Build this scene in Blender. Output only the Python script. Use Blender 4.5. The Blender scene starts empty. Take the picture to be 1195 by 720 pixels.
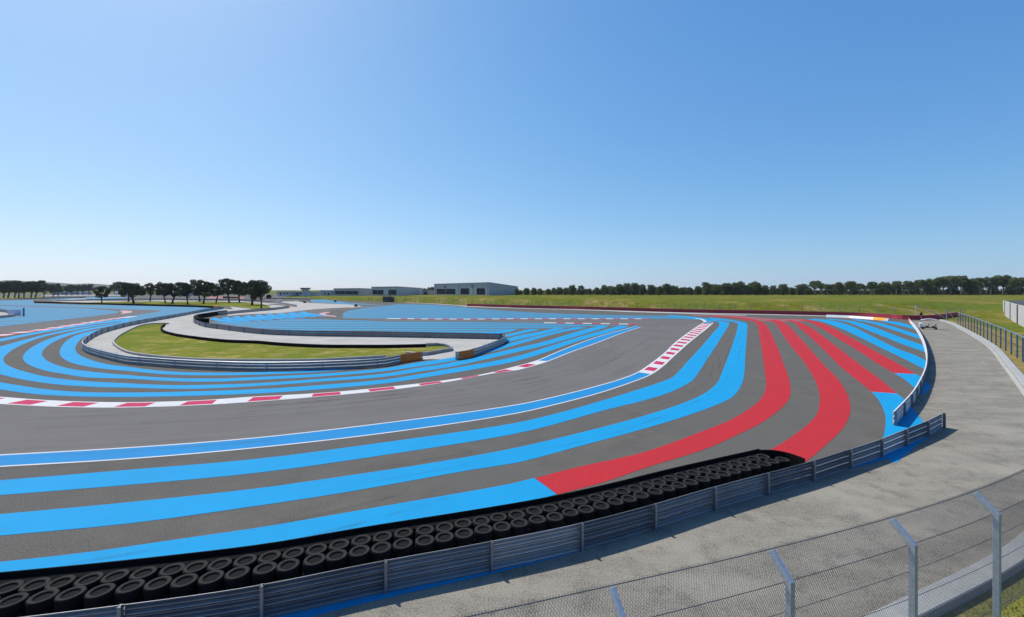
import bpy, bmesh, math, random
from mathutils import Vector, Matrix
from mathutils.geometry import tessellate_polygon
C = bpy.context.scene.collection
R = math.radians
F, YH, CAMH = 520.0, 338.0, 9.0
rnd = random.Random(7)

# ------------------------------------------------------------------ survey: photo measurements -> ground metres
REG = {'N': (0, 0, 1), 'R7': (0, 400, 3.983), 'R8': (300, 400, 3.983), 'S1': (600, 400, 3.983), 'S2': (895, 400, 3.983),
       'S3': (0, 540, 3.983), 'S4': (300, 540, 3.983), 'S5': (600, 540, 3.983), 'S6': (895, 540, 3.983),
       'A1': (0, 350, 7.967), 'A2': (0, 400, 7.967), 'A3': (150, 370, 7.967), 'A4': (300, 370, 7.967), 'A5': (450, 360, 7.967),
       'A6': (600, 350, 7.967), 'A7': (750, 350, 7.967), 'A8': (900, 350, 7.967),
       'F1': (0, 310, 5.975), 'F2': (200, 310, 5.975), 'F3': (400, 310, 5.975), 'F4': (600, 310, 5.975), 'F5': (800, 310, 5.975), 'F6': (995, 310, 5.975),
       'B1': (0, 310, 11.95), 'B2': (90, 310, 11.95), 'B3': (180, 310, 11.95), 'B4': (260, 310, 11.95), 'B5': (320, 310, 11.95),
       'B6': (400, 320, 11.95), 'B7': (490, 320, 11.95), 'B8': (1095, 310, 11.95), 'G1': (1040, 355, 14.94), 'G2': (200, 355, 9.958)}

def px(reg, pts):
    x0, y0, s = REG[reg]
    return [(x0 + a / s, y0 + b / s) for a, b in pts]

def spline(pts, n=7):
    if len(pts) < 3:
        return [Vector(p).to_2d() for p in pts]
    P = [Vector(p).to_2d() for p in pts]
    out = []
    for i in range(len(P) - 1):
        p1, p2 = P[i], P[i + 1]
        p0 = P[i - 1] if i else p1 * 2 - p2
        p3 = P[i + 2] if i + 2 < len(P) else p2 * 2 - p1
        def tj(t, a, b): return t + max(1e-4, (b - a).length) ** 0.5
        t0 = 0; t1 = tj(t0, p0, p1); t2 = tj(t1, p1, p2); t3 = tj(t2, p2, p3)
        for k in range(n):
            t = t1 + (t2 - t1) * k / n
            a1 = p0 * ((t1 - t) / (t1 - t0)) + p1 * ((t - t0) / (t1 - t0))
            a2 = p1 * ((t2 - t) / (t2 - t1)) + p2 * ((t - t1) / (t2 - t1))
            a3 = p2 * ((t3 - t) / (t3 - t2)) + p3 * ((t - t2) / (t3 - t2))
            b1 = a1 * ((t2 - t) / (t2 - t0)) + a2 * ((t - t0) / (t2 - t0))
            b2 = a2 * ((t3 - t) / (t3 - t1)) + a3 * ((t - t1) / (t3 - t1))
            out.append(b1 * ((t2 - t) / (t2 - t1)) + b2 * ((t - t1) / (t2 - t1)))
    out.append(P[-1])
    return out

def unp(x, y, z=0.0):
    d = F * (CAMH - z) / max(1.5, y - YH)
    return Vector(((x - 597.5) * d / F, d))

def G(segs, z=0.0, smooth=True, ext=(0, 0), n=7, prune=True):
    """segs: [(region, [points]), ...] -> ground polyline in metres"""
    pts = []
    for reg, p in segs:
        pts += px(reg, p)
    if smooth and prune:            # drop survey points that double back
        i = 1
        while i < len(pts) - 1:
            a = Vector(pts[i]) - Vector(pts[i - 1]); b = Vector(pts[i + 1]) - Vector(pts[i])
            if a.length < .8 or b.length < .8 or math.degrees(a.angle(b)) > 100:
                la = (Vector(pts[i - 1]) - Vector(pts[i + 1])).length
                lb = 1e9 if i + 2 >= len(pts) else a.length + (Vector(pts[i]) - Vector(pts[i + 2])).length
                lc = la + (0 if i + 2 >= len(pts) else (Vector(pts[i + 1]) - Vector(pts[i + 2])).length)
                pts.pop(i + 1 if lb < lc else i); i = max(1, i - 1)
            else: i += 1
    q = spline(pts, n) if smooth else [Vector(p) for p in pts]
    w = [unp(p.x, p.y, z) for p in q]
    if ext[0]:
        w.insert(0, w[0] + (w[0] - w[2]).normalized() * ext[0])
    if ext[1]:
        w.append(w[-1] + (w[-1] - w[-3]).normalized() * ext[1])
    return w

def plen(w):
    s = [0.0]
    for a, b in zip(w, w[1:]): s.append(s[-1] + (b - a).length)
    return s

def resample(w, n=None, step=None):
    s = plen(w)
    if n is None: n = max(2, int(round(s[-1] / step)) + 1)
    out, j = [], 0
    for i in range(n):
        t = s[-1] * i / (n - 1)
        while j < len(w) - 2 and s[j + 1] < t: j += 1
        d = s[j + 1] - s[j]
        out.append(w[j].lerp(w[j + 1], 0 if d < 1e-9 else (t - s[j]) / d))
    return out

def at_arc(w, t):
    s = plen(w); t = min(max(t, 0), s[-1])
    for j in range(len(w) - 1):
        if s[j + 1] >= t or j == len(w) - 2:
            d = s[j + 1] - s[j]
            return w[j].lerp(w[j + 1], (t - s[j]) / d if d > 1e-9 else 0), (w[j + 1] - w[j]).normalized()

def sub_arc(w, a, b, step=1.0):
    n = max(2, int((b - a) / step) + 2)
    return [at_arc(w, a + (b - a) * i / (n - 1))[0] for i in range(n)]

def nearest(w, p):
    best, bp, bt, acc = 1e18, None, 0, 0
    for a, b in zip(w, w[1:]):
        d = b - a; L = d.length
        t = 0 if L < 1e-9 else min(1, max(0, (p - a).dot(d) / (L * L)))
        q = a + d * t
        e = (q - p).length
        if e < best: best, bp, bt = e, q, acc + t * L
        acc += L
    return bp, bt

def normals(w):
    out = []
    for i in range(len(w)):
        a = w[max(0, i - 1)]; b = w[min(len(w) - 1, i + 1)]
        t = (b - a).normalized()
        out.append(Vector((-t.y, t.x)))
    return out

def offset(w, d):
    return [p + n * d for p, n in zip(w, normals(w))]

# ------------------------------------------------------------------ materials
MATS = {}
def nodes_of(name):
    m = bpy.data.materials.new(name); m.use_nodes = True
    nt = m.node_tree; b = nt.nodes['Principled BSDF']
    return m, nt, b

def ramp_mix(nt, fac, c1, c2):
    mx = nt.nodes.new('ShaderNodeMix'); mx.data_type = 'RGBA'
    nt.links.new(fac, mx.inputs[0])
    for s, c in ((6, c1), (7, c2)):
        if hasattr(c, 'links'): nt.links.new(c, mx.inputs[s])
        else: mx.inputs[s].default_value = (*c, 1)
    return mx.outputs[2]

def noise(nt, scale, detail=4, rough=.6, stretch=None, world=True, rot=0):
    if world:
        src = nt.nodes.new('ShaderNodeNewGeometry').outputs['Position']
    else:
        src = nt.nodes.new('ShaderNodeTexCoord').outputs['Object']
    if stretch or rot:
        mp = nt.nodes.new('ShaderNodeMapping')
        mp.inputs['Scale'].default_value = stretch or (1, 1, 1)
        mp.inputs['Rotation'].default_value = (0, 0, rot)
        nt.links.new(src, mp.inputs[0]); src = mp.outputs[0]
    n = nt.nodes.new('ShaderNodeTexNoise')
    n.inputs['Scale'].default_value = scale; n.inputs['Detail'].default_value = detail; n.inputs['Roughness'].default_value = rough
    nt.links.new(src, n.inputs['Vector'])
    return n.outputs['Fac']

def remap(nt, fac, a, b, c=0, d=1):
    m = nt.nodes.new('ShaderNodeMapRange')
    m.inputs[1].default_value = a; m.inputs[2].default_value = b; m.inputs[3].default_value = c; m.inputs[4].default_value = d
    nt.links.new(fac, m.inputs[0])
    return m.outputs[0]

def mat(name, base, dark=None, scale=3, fine=None, rough=.8, metal=0, bump=0, bscale=60, stretch=None, world=True, spec=.3, rng=(.35, .65), rot=0, blotch=None):
    """base colour varied by broad noise (dark), fine speckle and blotches"""
    if name in MATS: return MATS[name]
    m, nt, b = nodes_of(name)
    col = base
    if dark:
        col = ramp_mix(nt, remap(nt, noise(nt, scale, 5, .6, stretch, world, rot), *rng), base, dark)
    if blotch:
        col = ramp_mix(nt, remap(nt, noise(nt, blotch[0], 3, .55, None, world), blotch[2], blotch[3]), col if hasattr(col, 'links') else base, blotch[1])
    if fine:
        col = ramp_mix(nt, remap(nt, noise(nt, fine[0], 2, .7, None, world), .3, .7, 0, fine[2] if len(fine) > 2 else .5), col, fine[1])
    if hasattr(col, 'links'): nt.links.new(col, b.inputs['Base Color'])
    else: b.inputs['Base Color'].default_value = (*base, 1)
    b.inputs['Roughness'].default_value = rough; b.inputs['Metallic'].default_value = metal
    b.inputs['Specular IOR Level'].default_value = spec
    if bump:
        bp = nt.nodes.new('ShaderNodeBump'); bp.inputs['Strength'].default_value = bump; bp.inputs['Distance'].default_value = .02
        nt.links.new(noise(nt, bscale, 3, .6, None, world), bp.inputs['Height']); nt.links.new(bp.outputs[0], b.inputs['Normal'])
    MATS[name] = m
    return m

M_runoff = mat('runoff_asphalt', (.090, .084, .075), (.058, .055, .051), .50, fine=(15, (.155, .145, .13), .75), rough=.95, bump=.25, bscale=45, spec=.06, blotch=(.09, (.070, .069, .068), .42, .60))
M_track = mat('track_asphalt', (.122, .115, .113), (.093, .088, .087), .25, fine=(15, (.165, .157, .152), .6), rough=.92, spec=.08, bump=.15, bscale=50, stretch=(.35, 2.2, 1), blotch=(.05, (.100, .095, .094), .4, .62))
def paint(name, base, worn, far=False):
    m, nt, b = nodes_of(name)
    wear = remap(nt, noise(nt, 9, 6, .75), .58, .74, 0, .45)
    broad = remap(nt, noise(nt, .30, 5, .6), .38, .66, 0, .42)
    c = ramp_mix(nt, broad, base, tuple(v * .80 + .004 for v in base))
    c = ramp_mix(nt, wear, c, worn)
    c = ramp_mix(nt, remap(nt, noise(nt, 34, 2, .7), .35, .7, 0, .16), c, tuple(min(1, v * 1.35 + .012) for v in base))
    c = ramp_mix(nt, remap(nt, noise(nt, 3.2, 5, .7), .54, .70, 0, .30), c, worn)
    nt.links.new(c, b.inputs['Base Color'])
    b.inputs['Roughness'].default_value = .8; b.inputs['Specular IOR Level'].default_value = .10
    bp = nt.nodes.new('ShaderNodeBump'); bp.inputs['Strength'].default_value = .15; bp.inputs['Distance'].default_value = .01
    nt.links.new(noise(nt, 45, 3, .6), bp.inputs['Height']); nt.links.new(bp.outputs[0], b.inputs['Normal'])
    MATS[name] = m
    return m
M_blue = paint('blue_paint', (.004, .245, .50), (.06, .16, .24))
M_lane = paint('lane_blue_paint', (.010, .195, .44), (.07, .15, .22))
M_red = paint('red_paint', (.39, .020, .028), (.22, .08, .075))
M_magenta = paint('kerb_red_paint', (.42, .022, .085), (.28, .10, .12))
M_white = paint('white_paint', (.52, .52, .53), (.36, .35, .35))
def far_blue():
    m, nt, b = nodes_of('worn_blue_runoff')
    geo = nt.nodes.new('ShaderNodeNewGeometry')
    w = nt.nodes.new('ShaderNodeTexWave'); w.wave_type = 'BANDS'; w.bands_direction = 'Y'
    w.inputs['Scale'].default_value = .055; w.inputs['Distortion'].default_value = 1.2; w.inputs['Detail'].default_value = 1; w.inputs['Detail Scale'].default_value = .05
    nt.links.new(geo.outputs['Position'], w.inputs['Vector'])
    f = remap(nt, w.outputs['Fac'], .30, .42, .88, .02)
    c = ramp_mix(nt, f, (.006, .225, .42), (.085, .082, .078))
    c = ramp_mix(nt, remap(nt, noise(nt, .05, 4, .6, (.3, 2, 1)), .4, .65, 0, .35), c, (.045, .16, .27))
    nt.links.new(c, b.inputs['Base Color']); b.inputs['Roughness'].default_value = .85; b.inputs['Specular IOR Level'].default_value = .2
    return m
M_farblue = far_blue()
def concrete_mat():
    m, nt, b = nodes_of('service_road_concrete')
    c = ramp_mix(nt, remap(nt, noise(nt, .42, 5, .62, (.45, 1.5, 1), True, R(25)), .40, .60), (.200, .184, .153), (.122, .112, .096))
    c = ramp_mix(nt, remap(nt, noise(nt, 1.1, 6, .65), .50, .64, 0, .85), c, (.070, .065, .057))
    c = ramp_mix(nt, remap(nt, noise(nt, .23, 4, .6), .54, .68, 0, .7), c, (.252, .233, .195))
    c = ramp_mix(nt, remap(nt, noise(nt, 3.5, 6, .7), .60, .72, 0, .6), c, (.27, .255, .22))
    c = ramp_mix(nt, remap(nt, noise(nt, 20, 2, .75), .35, .68, 0, .8), c, (.315, .295, .248))
    c = ramp_mix(nt, remap(nt, noise(nt, 14, 2, .75), .62, .70, 0, .7), c, (.045, .043, .041))
    nt.links.new(c, b.inputs['Base Color']); b.inputs['Roughness'].default_value = .95; b.inputs['Specular IOR Level'].default_value = .06
    bp = nt.nodes.new('ShaderNodeBump'); bp.inputs['Strength'].default_value = .5; bp.inputs['Distance'].default_value = .02
    nt.links.new(noise(nt, 26, 3, .6), bp.inputs['Height']); nt.links.new(bp.outputs[0], b.inputs['Normal'])
    return m
M_conc = concrete_mat()
M_path = mat('pale_path_concrete', (.385, .37, .345), (.29, .28, .265), .22, fine=(7, (.46, .44, .41), .4), rough=.95, bump=.2, bscale=20, spec=.06)
M_grass = mat('grass', (.190, .185, .028), (.40, .29, .13), .33, fine=(1.3, (.10, .125, .018), .85), rng=(.46, .62), rough=1, bump=.6, bscale=14, spec=0, blotch=(.07, (.13, .165, .032), .42, .6))
M_grassbank = mat('bank_grass', (.150, .148, .016), (.32, .23, .095), .12, fine=(.5, (.07, .085, .012), .9), rng=(.45, .61), rough=1, bump=.7, bscale=4, spec=0, stretch=(1, .6, 1), blotch=(.03, (.115, .15, .03), .42, .6))
M_neargrass = mat('near_dry_grass', (.150, .160, .030), (.33, .26, .12), 1.3, fine=(9, (.08, .10, .018), .8), rough=1, bump=.6, bscale=18, spec=0, rng=(.44, .60), blotch=(.5, (.20, .185, .05), .45, .62))
M_dry = mat('dry_verge_grass', (.27, .19, .085), (.13, .135, .03), .5, fine=(8, (.22, .17, .075), .5), rough=1, bump=.6, bscale=14, spec=0)
M_wall = mat('wall_concrete', (.33, .335, .33), (.26, .265, .265), 1.2, fine=(16, (.40, .40, .39), .4), rough=.9, bump=.3, bscale=30, spec=.2)
M_wallwhite = mat('bright_concrete', (.72, .71, .68), (.60, .59, .57), .8, fine=(16, (.55, .54, .52), .4), rough=.9)
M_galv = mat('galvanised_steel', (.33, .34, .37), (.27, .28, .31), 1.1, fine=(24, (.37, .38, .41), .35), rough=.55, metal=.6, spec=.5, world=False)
M_galvlit = mat('sunlit_galvanised_steel', (.52, .52, .52), (.42, .42, .43), 1.0, fine=(20, (.7, .7, .7), .3), rough=.5, metal=.1, world=False)  # paler copy of the galvanised steel: sunlit look put into the colour
M_galv2 = mat('dull_galvanised_steel', (.27, .28, .315), (.20, .21, .24), 1.0, fine=(20, (.29, .30, .33), .35), rough=.5, metal=.7, spec=.5, world=False)
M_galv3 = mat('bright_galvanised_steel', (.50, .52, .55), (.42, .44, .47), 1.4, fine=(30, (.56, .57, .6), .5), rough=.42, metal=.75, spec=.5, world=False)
M_post = mat('spangled_zinc_post', (.40, .44, .49), (.27, .32, .40), 14, fine=(55, (.52, .55, .59), .5), rough=.5, metal=.5, spec=.5, world=False, bump=.15)
M_bluepost = mat('slate_blue_post', (.155, .205, .32), (.12, .16, .26), 3, rough=.6, metal=.2)
M_wire = mat('fence_wire', (.10, .10, .125), rough=.6, metal=.3)
M_orange = mat('orange_panel_paint', (.90, .17, .012), (.78, .14, .010), 2, rough=.6)
M_amber = mat('amber_panel_paint', (.80, .36, .04), (.70, .30, .03), 2, rough=.6)
M_tyre = mat('tyre_rubber', (.019, .0185, .0175), (.010, .0098, .0094), 3, fine=(60, (.034, .033, .032), .5), rough=.85, world=False, spec=.15)
M_belt = mat('black_conveyor_rubber', (.007, .007, .008), (.011, .011, .011), 3, rough=.95, spec=.04)
M_redbelt = mat('maroon_conveyor_rubber', (.30, .026, .045), (.24, .022, .038), 1.1, fine=(5, (.36, .036, .055), .5), rough=.7)
M_redtop = mat('maroon_top_edge', (.27, .10, .075), (.22, .08, .06), 1, rough=.8)
M_bark = mat('bark', (.085, .065, .050), (.055, .042, .034), 5, rough=.95, world=False, stretch=(4, 4, .7), bump=.6, bscale=20)
M_palebark = mat('pale_bark', (.26, .23, .19), (.17, .15, .125), 5, rough=.95, world=False, stretch=(4, 4, .7))
def leafmat(name, a, b_, c):
    m, nt, b = nodes_of(name)
    oi = nt.nodes.new('ShaderNodeObjectInfo')
    f = noise(nt, .55, 3, .6, None, False)
    col = ramp_mix(nt, remap(nt, f, .38, .62), a, b_)
    col = ramp_mix(nt, remap(nt, oi.outputs['Random'], 0, 1, 0, .75), col, c)
    nt.links.new(col, b.inputs['Base Color'])
    b.inputs['Roughness'].default_value = .75; b.inputs['Specular IOR Level'].default_value = .12
    tr = nt.nodes.new('ShaderNodeBsdfTranslucent'); mx = nt.nodes.new('ShaderNodeMixShader'); mx.inputs[0].default_value = .32
    nt.links.new(col, tr.inputs['Color']); nt.links.new(b.outputs[0], mx.inputs[1]); nt.links.new(tr.outputs[0], mx.inputs[2])
    nt.links.new(mx.outputs[0], nt.nodes['Material Output'].inputs['Surface'])
    return m
M_leafdark = leafmat('pine_needles', (.018, .032, .012), (.042, .060, .018), (.026, .036, .018))
M_leafmid = leafmat('wood_foliage', (.062, .100, .030), (.150, .185, .058), (.170, .170, .095))
M_shed = mat('shed_cladding', (.43, .43, .44), (.36, .365, .375), .6, rough=.55, metal=.2, stretch=(6, 6, .2), world=False)
M_shedpale = mat('pale_shed_cladding', (.50, .51, .51), (.43, .44, .44), .6, rough=.55, metal=.2, stretch=(6, 6, .2), world=False)
M_darkdoor = mat('dark_roller_door', (.026, .034, .052), (.018, .024, .038), .8, rough=.8, spec=.05, stretch=(.2, .2, 8), world=False)
M_roof = mat('shed_roof', (.33, .34, .35), (.27, .28, .29), .3, rough=.5, metal=.3, world=False)
M_render = mat('pale_render', (.42, .45, .50), (.35, .38, .43), .5, rough=.85, world=False)
M_glass = mat('dark_glass', (.02, .026, .035), rough=.1, spec=.6)
M_hut = mat('grey_hut_panel', (.085, .095, .105), (.06, .07, .08), 1, rough=.7, world=False)
M_cartwhite = mat('cart_white', (.86, .86, .85), (.66, .66, .66), 3, rough=.35, spec=.5, world=False)
M_cartdark = mat('cart_dark', (.035, .035, .038), (.025, .025, .027), 6, rough=.6, world=False)
M_canopy = mat('cart_canopy', (.62, .58, .64), (.56, .52, .58), 3, rough=.5, world=False)
M_hill = mat('hill_scrub', (.075, .105, .075), (.055, .08, .058), .012, fine=(.05, (.09, .115, .085), .5), rough=.95, spec=.05)
M_panelwhite = mat('white_wall_panel', (.78, .77, .77), (.70, .69, .69), 1, rough=.8)
M_farasph = mat('dark_asphalt_oval', (.055, .058, .07), (.045, .048, .058), .1, rough=.85)

# ------------------------------------------------------------------ object helpers
def tag(o, label=None, cat=None, group=None, kind=None):
    for k, v in (('label', label), ('category', cat), ('group', group), ('kind', kind)):
        if v: o[k] = v
    return o

def thing(name, label, cat, loc=(0, 0, 0), rz=0, group=None):
    o = bpy.data.objects.new(name, None); C.objects.link(o)
    o.empty_display_size = .3
    o.location = loc; o.rotation_euler = (0, 0, rz)
    return tag(o, label, cat, group)

class MB:
    def __init__(s): s.v, s.f, s.m = [], [], []
    def add(s, vs, fs, mi=0):
        k = len(s.v); s.v += [tuple(v) for v in vs]
        for f in fs: s.f.append([k + i for i in f]); s.m.append(mi)
    def box(s, c, d, rz=0, mi=0, ax=None):
        """ax: optional 3x3 axes"""
        M = ax if ax else Matrix.Rotation(rz, 3, 'Z')
        c = Vector(c); vs = []
        for z in (-.5, .5):
            for x, y in ((-.5, -.5), (.5, -.5), (.5, .5), (-.5, .5)):
                vs.append(c + M @ Vector((x * d[0], y * d[1], z * d[2])))
        s.add(vs, [(3, 2, 1, 0), (4, 5, 6, 7), (0, 1, 5, 4), (1, 2, 6, 5), (2, 3, 7, 6), (3, 0, 4, 7)], mi)
    def tube(s, pts, rads, n=6, mi=0, caps=True):
        pts = [Vector(p) for p in pts]; rings = []
        for i, p in enumerate(pts):
            t = (pts[min(len(pts) - 1, i + 1)] - pts[max(0, i - 1)]).normalized()
            u = t.cross(Vector((0, 0, 1)) if abs(t.z) < .95 else Vector((1, 0, 0))).normalized(); w = t.cross(u)
            r = rads[i] if hasattr(rads, '__len__') else rads
            rings.append([p + (u * math.cos(6.28319 * k / n) + w * math.sin(6.28319 * k / n)) * r for k in range(n)])
        vs = [v for rg in rings for v in rg]; fs = []
        for i in range(len(pts) - 1):
            for k in range(n):
                a, b = i * n + k, i * n + (k + 1) % n
                fs.append((a, b, b + n, a + n))
        if caps: fs += [tuple(range(n))[::-1], tuple((len(pts) - 1) * n + k for k in range(n))]
        s.add(vs, fs, mi)
    def sweep(s, path, prof, z0=0, mi=0, caps=True):
        """path: 2D ground polyline, prof: closed loop of (left offset, z)"""
        ns = normals(path); n = len(prof); vs, fs = [], []
        zs = z0 if hasattr(z0, '__len__') else [z0] * len(path)
        for p, nn, z in zip(path, ns, zs):
            for o, h in prof: vs.append((p.x + nn.x * o, p.y + nn.y * o, z + h))
        for i in range(len(path) - 1):
            for k in range(n):
                a, b = i * n + k, i * n + (k + 1) % n
                fs.append((a, b, b + n, a + n))
        if caps: fs += [tuple(range(n)), tuple((len(path) - 1) * n + k for k in range(n))[::-1]]
        s.add(vs, fs, mi)
    def ladder(s, A, B, z, mi=0):
        vs = []
        for a, b in zip(A, B): vs += [(a.x, a.y, z), (b.x, b.y, z)]
        s.add(vs, [(2 * i, 2 * i + 1, 2 * i + 3, 2 * i + 2) for i in range(len(A) - 1)], mi)
    def poly(s, w, z, mi=0):
        tri = tessellate_polygon([[Vector((p.x, p.y, 0)) for p in w]])
        s.add([(p.x, p.y, z) for p in w], tri, mi)
    def build(s, name, mats, parent=None, smooth=False, fixn=True):
        me = bpy.data.meshes.new(name); me.from_pydata(s.v, [], s.f)
        if not isinstance(mats, (list, tuple)): mats = [mats]
        for m in mats: me.materials.append(m)
        me.polygons.foreach_set('material_index', s.m)
        if smooth: me.polygons.foreach_set('use_smooth', [True] * len(s.f))
        me.update()
        if fixn:
            bm = bmesh.new(); bm.from_mesh(me); bmesh.ops.recalc_face_normals(bm, faces=bm.faces); bm.to_mesh(me); bm.free()
        o = bpy.data.objects.new(name, me); C.objects.link(o)
        if parent: o.parent = parent
        return o
    def flat(s, name, mats):
        o = s.build(name, mats, fixn=False)
        me = o.data
        bm = bmesh.new(); bm.from_mesh(me)
        fl = [f for f in bm.faces if f.normal.z < 0]
        if fl: bmesh.ops.reverse_faces(bm, faces=fl)
        bm.to_mesh(me); bm.free()
        return tag(o, kind='structure')

def copy_tree(o, parent=None):
    c = o.copy(); C.objects.link(c)
    if parent: c.parent = parent
    for ch in list(o.children): copy_tree(ch, c)
    return c

def strip(mb, A, B, z, mi=0, by='near', n=None):
    """paint between two edge polylines"""
    L = plen(A)[-1]
    N = n or max(12, min(160, int(L / 1.2)))
    if by == 'arc':
        mb.ladder(resample(A, N), resample(B, N), z, mi); return
    Aw = resample(A, N); Bw = []
    LB = plen(B)[-1]; last = 0
    for i, p in enumerate(Aw):
        if i == 0: Bw.append(B[0].copy()); continue
        if i == N - 1: Bw.append(B[-1].copy()); continue
        q, t = nearest(B, p)
        if t < last: q = at_arc(B, last)[0]
        else: last = t
        Bw.append(q)
    mb.ladder(Aw, Bw, z, mi)

# ------------------------------------------------------------------ ground sheets
mb = MB()
mb.add([(-6000, -200, -.06), (6000, -200, -.06), (6000, 9000, -.06), (-6000, 9000, -.06)], [(0, 1, 2, 3)])
mb.flat('ground', M_grassbank)

# low wall beside the service road (track-side edge), from near left to far right
WALL = spline([(-22, 1.5), (-10, 4.6), (0, 8.0), (9.17, 11.84), (18.57, 16.16), (27, 22.3), (37, 31), (49.5, 43.5), (57, 51.2), (75.8, 70.7), (103, 102.2), (117, 119), (125.6, 131)], 6)
RAIL1 = spline([(-34, 10.0), (-26, 9.85), (-20, 9.9), (-16.8, 10.2), (-13.6, 10.7), (-10.4, 11.32), (-7.2, 12.08), (-4.15, 13.16), (-1.04, 14.17), (1.99, 15.25), (4.95, 16.58), (7.86, 18.04), (10.75, 19.4), (13.7, 20.77), (16.65, 22.3), (19.55, 23.85), (22.5, 25.6), (25.3, 27.25), (28.2, 29.15)], 4)
BARR = G([('F6', [(392, 366), (412, 387), (445, 424), (482, 482), (505, 538), (519, 600), (520, 655), (509, 717)]), ('S2', [(690, 212), (640, 270), (592, 318)])], z=.95)[::-1]   # near -> far
REDW = spline([unp(*p) for p in ((545, 357.2), (600, 359), (700, 361.6), (800, 364.6), (900, 366.6), (1000, 369.2), (1040, 371.6))], 6) + \
       spline([unp(*p) for p in ((1050, 372.6), (1066, 373.2), (1082, 373), (1100, 371.4), (1118, 368.6))], 5)
FOOT = [unp(*p) for p in ((325, 348.2), (360, 349.3), (400, 350.7), (430, 351.7), (450, 352.4), (480, 353.4), (500, 354), (525, 355.2), (550, 356.4))] + \
       [p + n * 2.2 for p, n in zip(REDW, normals(REDW))][4:37] + [Vector((131, 147)), Vector((147, 152)), Vector((160, 155))]

# asphalt of the whole circuit, one sheet
mb = MB()
aw = [Vector((-700, 2)), Vector((-24, 0.9))] + WALL[1:] + [Vector((132, 139)), Vector((158, 157))] + FOOT[::-1] + [Vector((-235, 520)), Vector((-300, 900)), Vector((-1500, 1100))]
mb.poly(aw, 0.0)
mb.flat('runoff_asphalt', M_runoff)

# concrete service road
mb = MB()
far_edge = [unp(1098, 373.8), unp(1082, 374.3), unp(1062, 374.6)]
mb.poly(RAIL1 + [Vector((27.0, 29.6))] + BARR + far_edge[::-1] + WALL[::-1], .005)
mb.flat('service_road', M_conc)

# ------------------------------------------------------------------ racing track
# outer side (towards the camera): white / lane blue / white, then kerb
o_in = G([('R7', [(0, 520), (600, 486), (1195, 440)]), ('R8', [(600, 371), (1195, 289)]), ('S1', [(200, 247), (400, 196), (500, 166), (572, 137), (640, 92), (700, 45)]), ('A7', [(140, 520), (290, 405), (420, 305), (500, 250), (562, 213)])], ext=(25, 0))
o_out = G([('R7', [(0, 578), (600, 542), (1195, 490)]), ('R8', [(600, 421), (1195, 332)]), ('S1', [(200, 287), (400, 234), (550, 184), (640, 147), (700, 104)]), ('A7', [(160, 655), (270, 545), (420, 410), (530, 320), (600, 265), (648, 222)])], ext=(25, 0))
# inner side: kerb then lane strip
i_up = G([('R7', [(0, 251), (200, 266), (430, 275), (600, 277), (800, 273), (980, 265), (1195, 249)]), ('R8', [(80, 246), (370, 228), (630, 203), (860, 176), (1050, 146), (1195, 111)]), ('A6', [(210, 562), (400, 482), (500, 442), (640, 388), (800, 334), (1000, 278), (1140, 240)])], ext=(25, 0))
i_lo = G([('R7', [(0, 285), (230, 297), (500, 302), (800, 296), (1115, 280)]), ('R8', [(0, 274), (230, 256), (500, 232), (740, 204), (940, 173), (1100, 142), (1195, 131)]), ('A6', [(40, 652), (300, 577), (520, 490), (760, 404), (1000, 312), (1180, 252)])], ext=(25, 0))
# track surface as one sheet: foreground leg, hairpin and the far leg
far_top = G([('A7', [(0, 178)]), ('A6', [(1195, 180), (600, 180), (0, 180)]), ('A5', [(800, 104), (400, 102), (0, 98)]), ('F2', [(1100, 360)])], smooth=False)
mb = MB()
tp = o_in[:-1] + G([('A7', [(562, 213), (500, 190), (420, 184), (300, 183), (150, 181), (0, 178)])], smooth=False) + far_top[1:] + \
     G([('A5', [(0, 116), (600, 122), (1195, 128)]), ('A6', [(270, 214), (700, 221), (1130, 230)])], smooth=False) + i_lo[::-1]
mb.poly(tp, .005)
rib_a = resample(o_in[:-1], 150); rib_b = []; last_t = 0
for p in rib_a:
    q_, t_ = nearest(i_lo, p); t_ = max(t_, last_t); last_t = t_; rib_b.append(at_arc(i_lo, t_)[0])
rm_ = MB(); NV = 8
for i_ in range(150):
    for k_ in range(NV + 1): rm_.v.append((*rib_a[i_].lerp(rib_b[i_], k_ / NV), .0075))
for i_ in range(149):
    for k_ in range(NV): rm_.f.append([i_ * (NV + 1) + k_, i_ * (NV + 1) + k_ + 1, (i_ + 1) * (NV + 1) + k_ + 1, (i_ + 1) * (NV + 1) + k_]); rm_.m.append(0)
ribbon = rm_.flat('racing_track', None)
uvl = ribbon.data.uv_layers.new(name='UVMap'); sa = plen(rib_a)
for lp in ribbon.data.loops:
    uvl.data[lp.index].uv = (sa[lp.vertex_index // (NV + 1)], (lp.vertex_index % (NV + 1)) / NV * 12)
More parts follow.
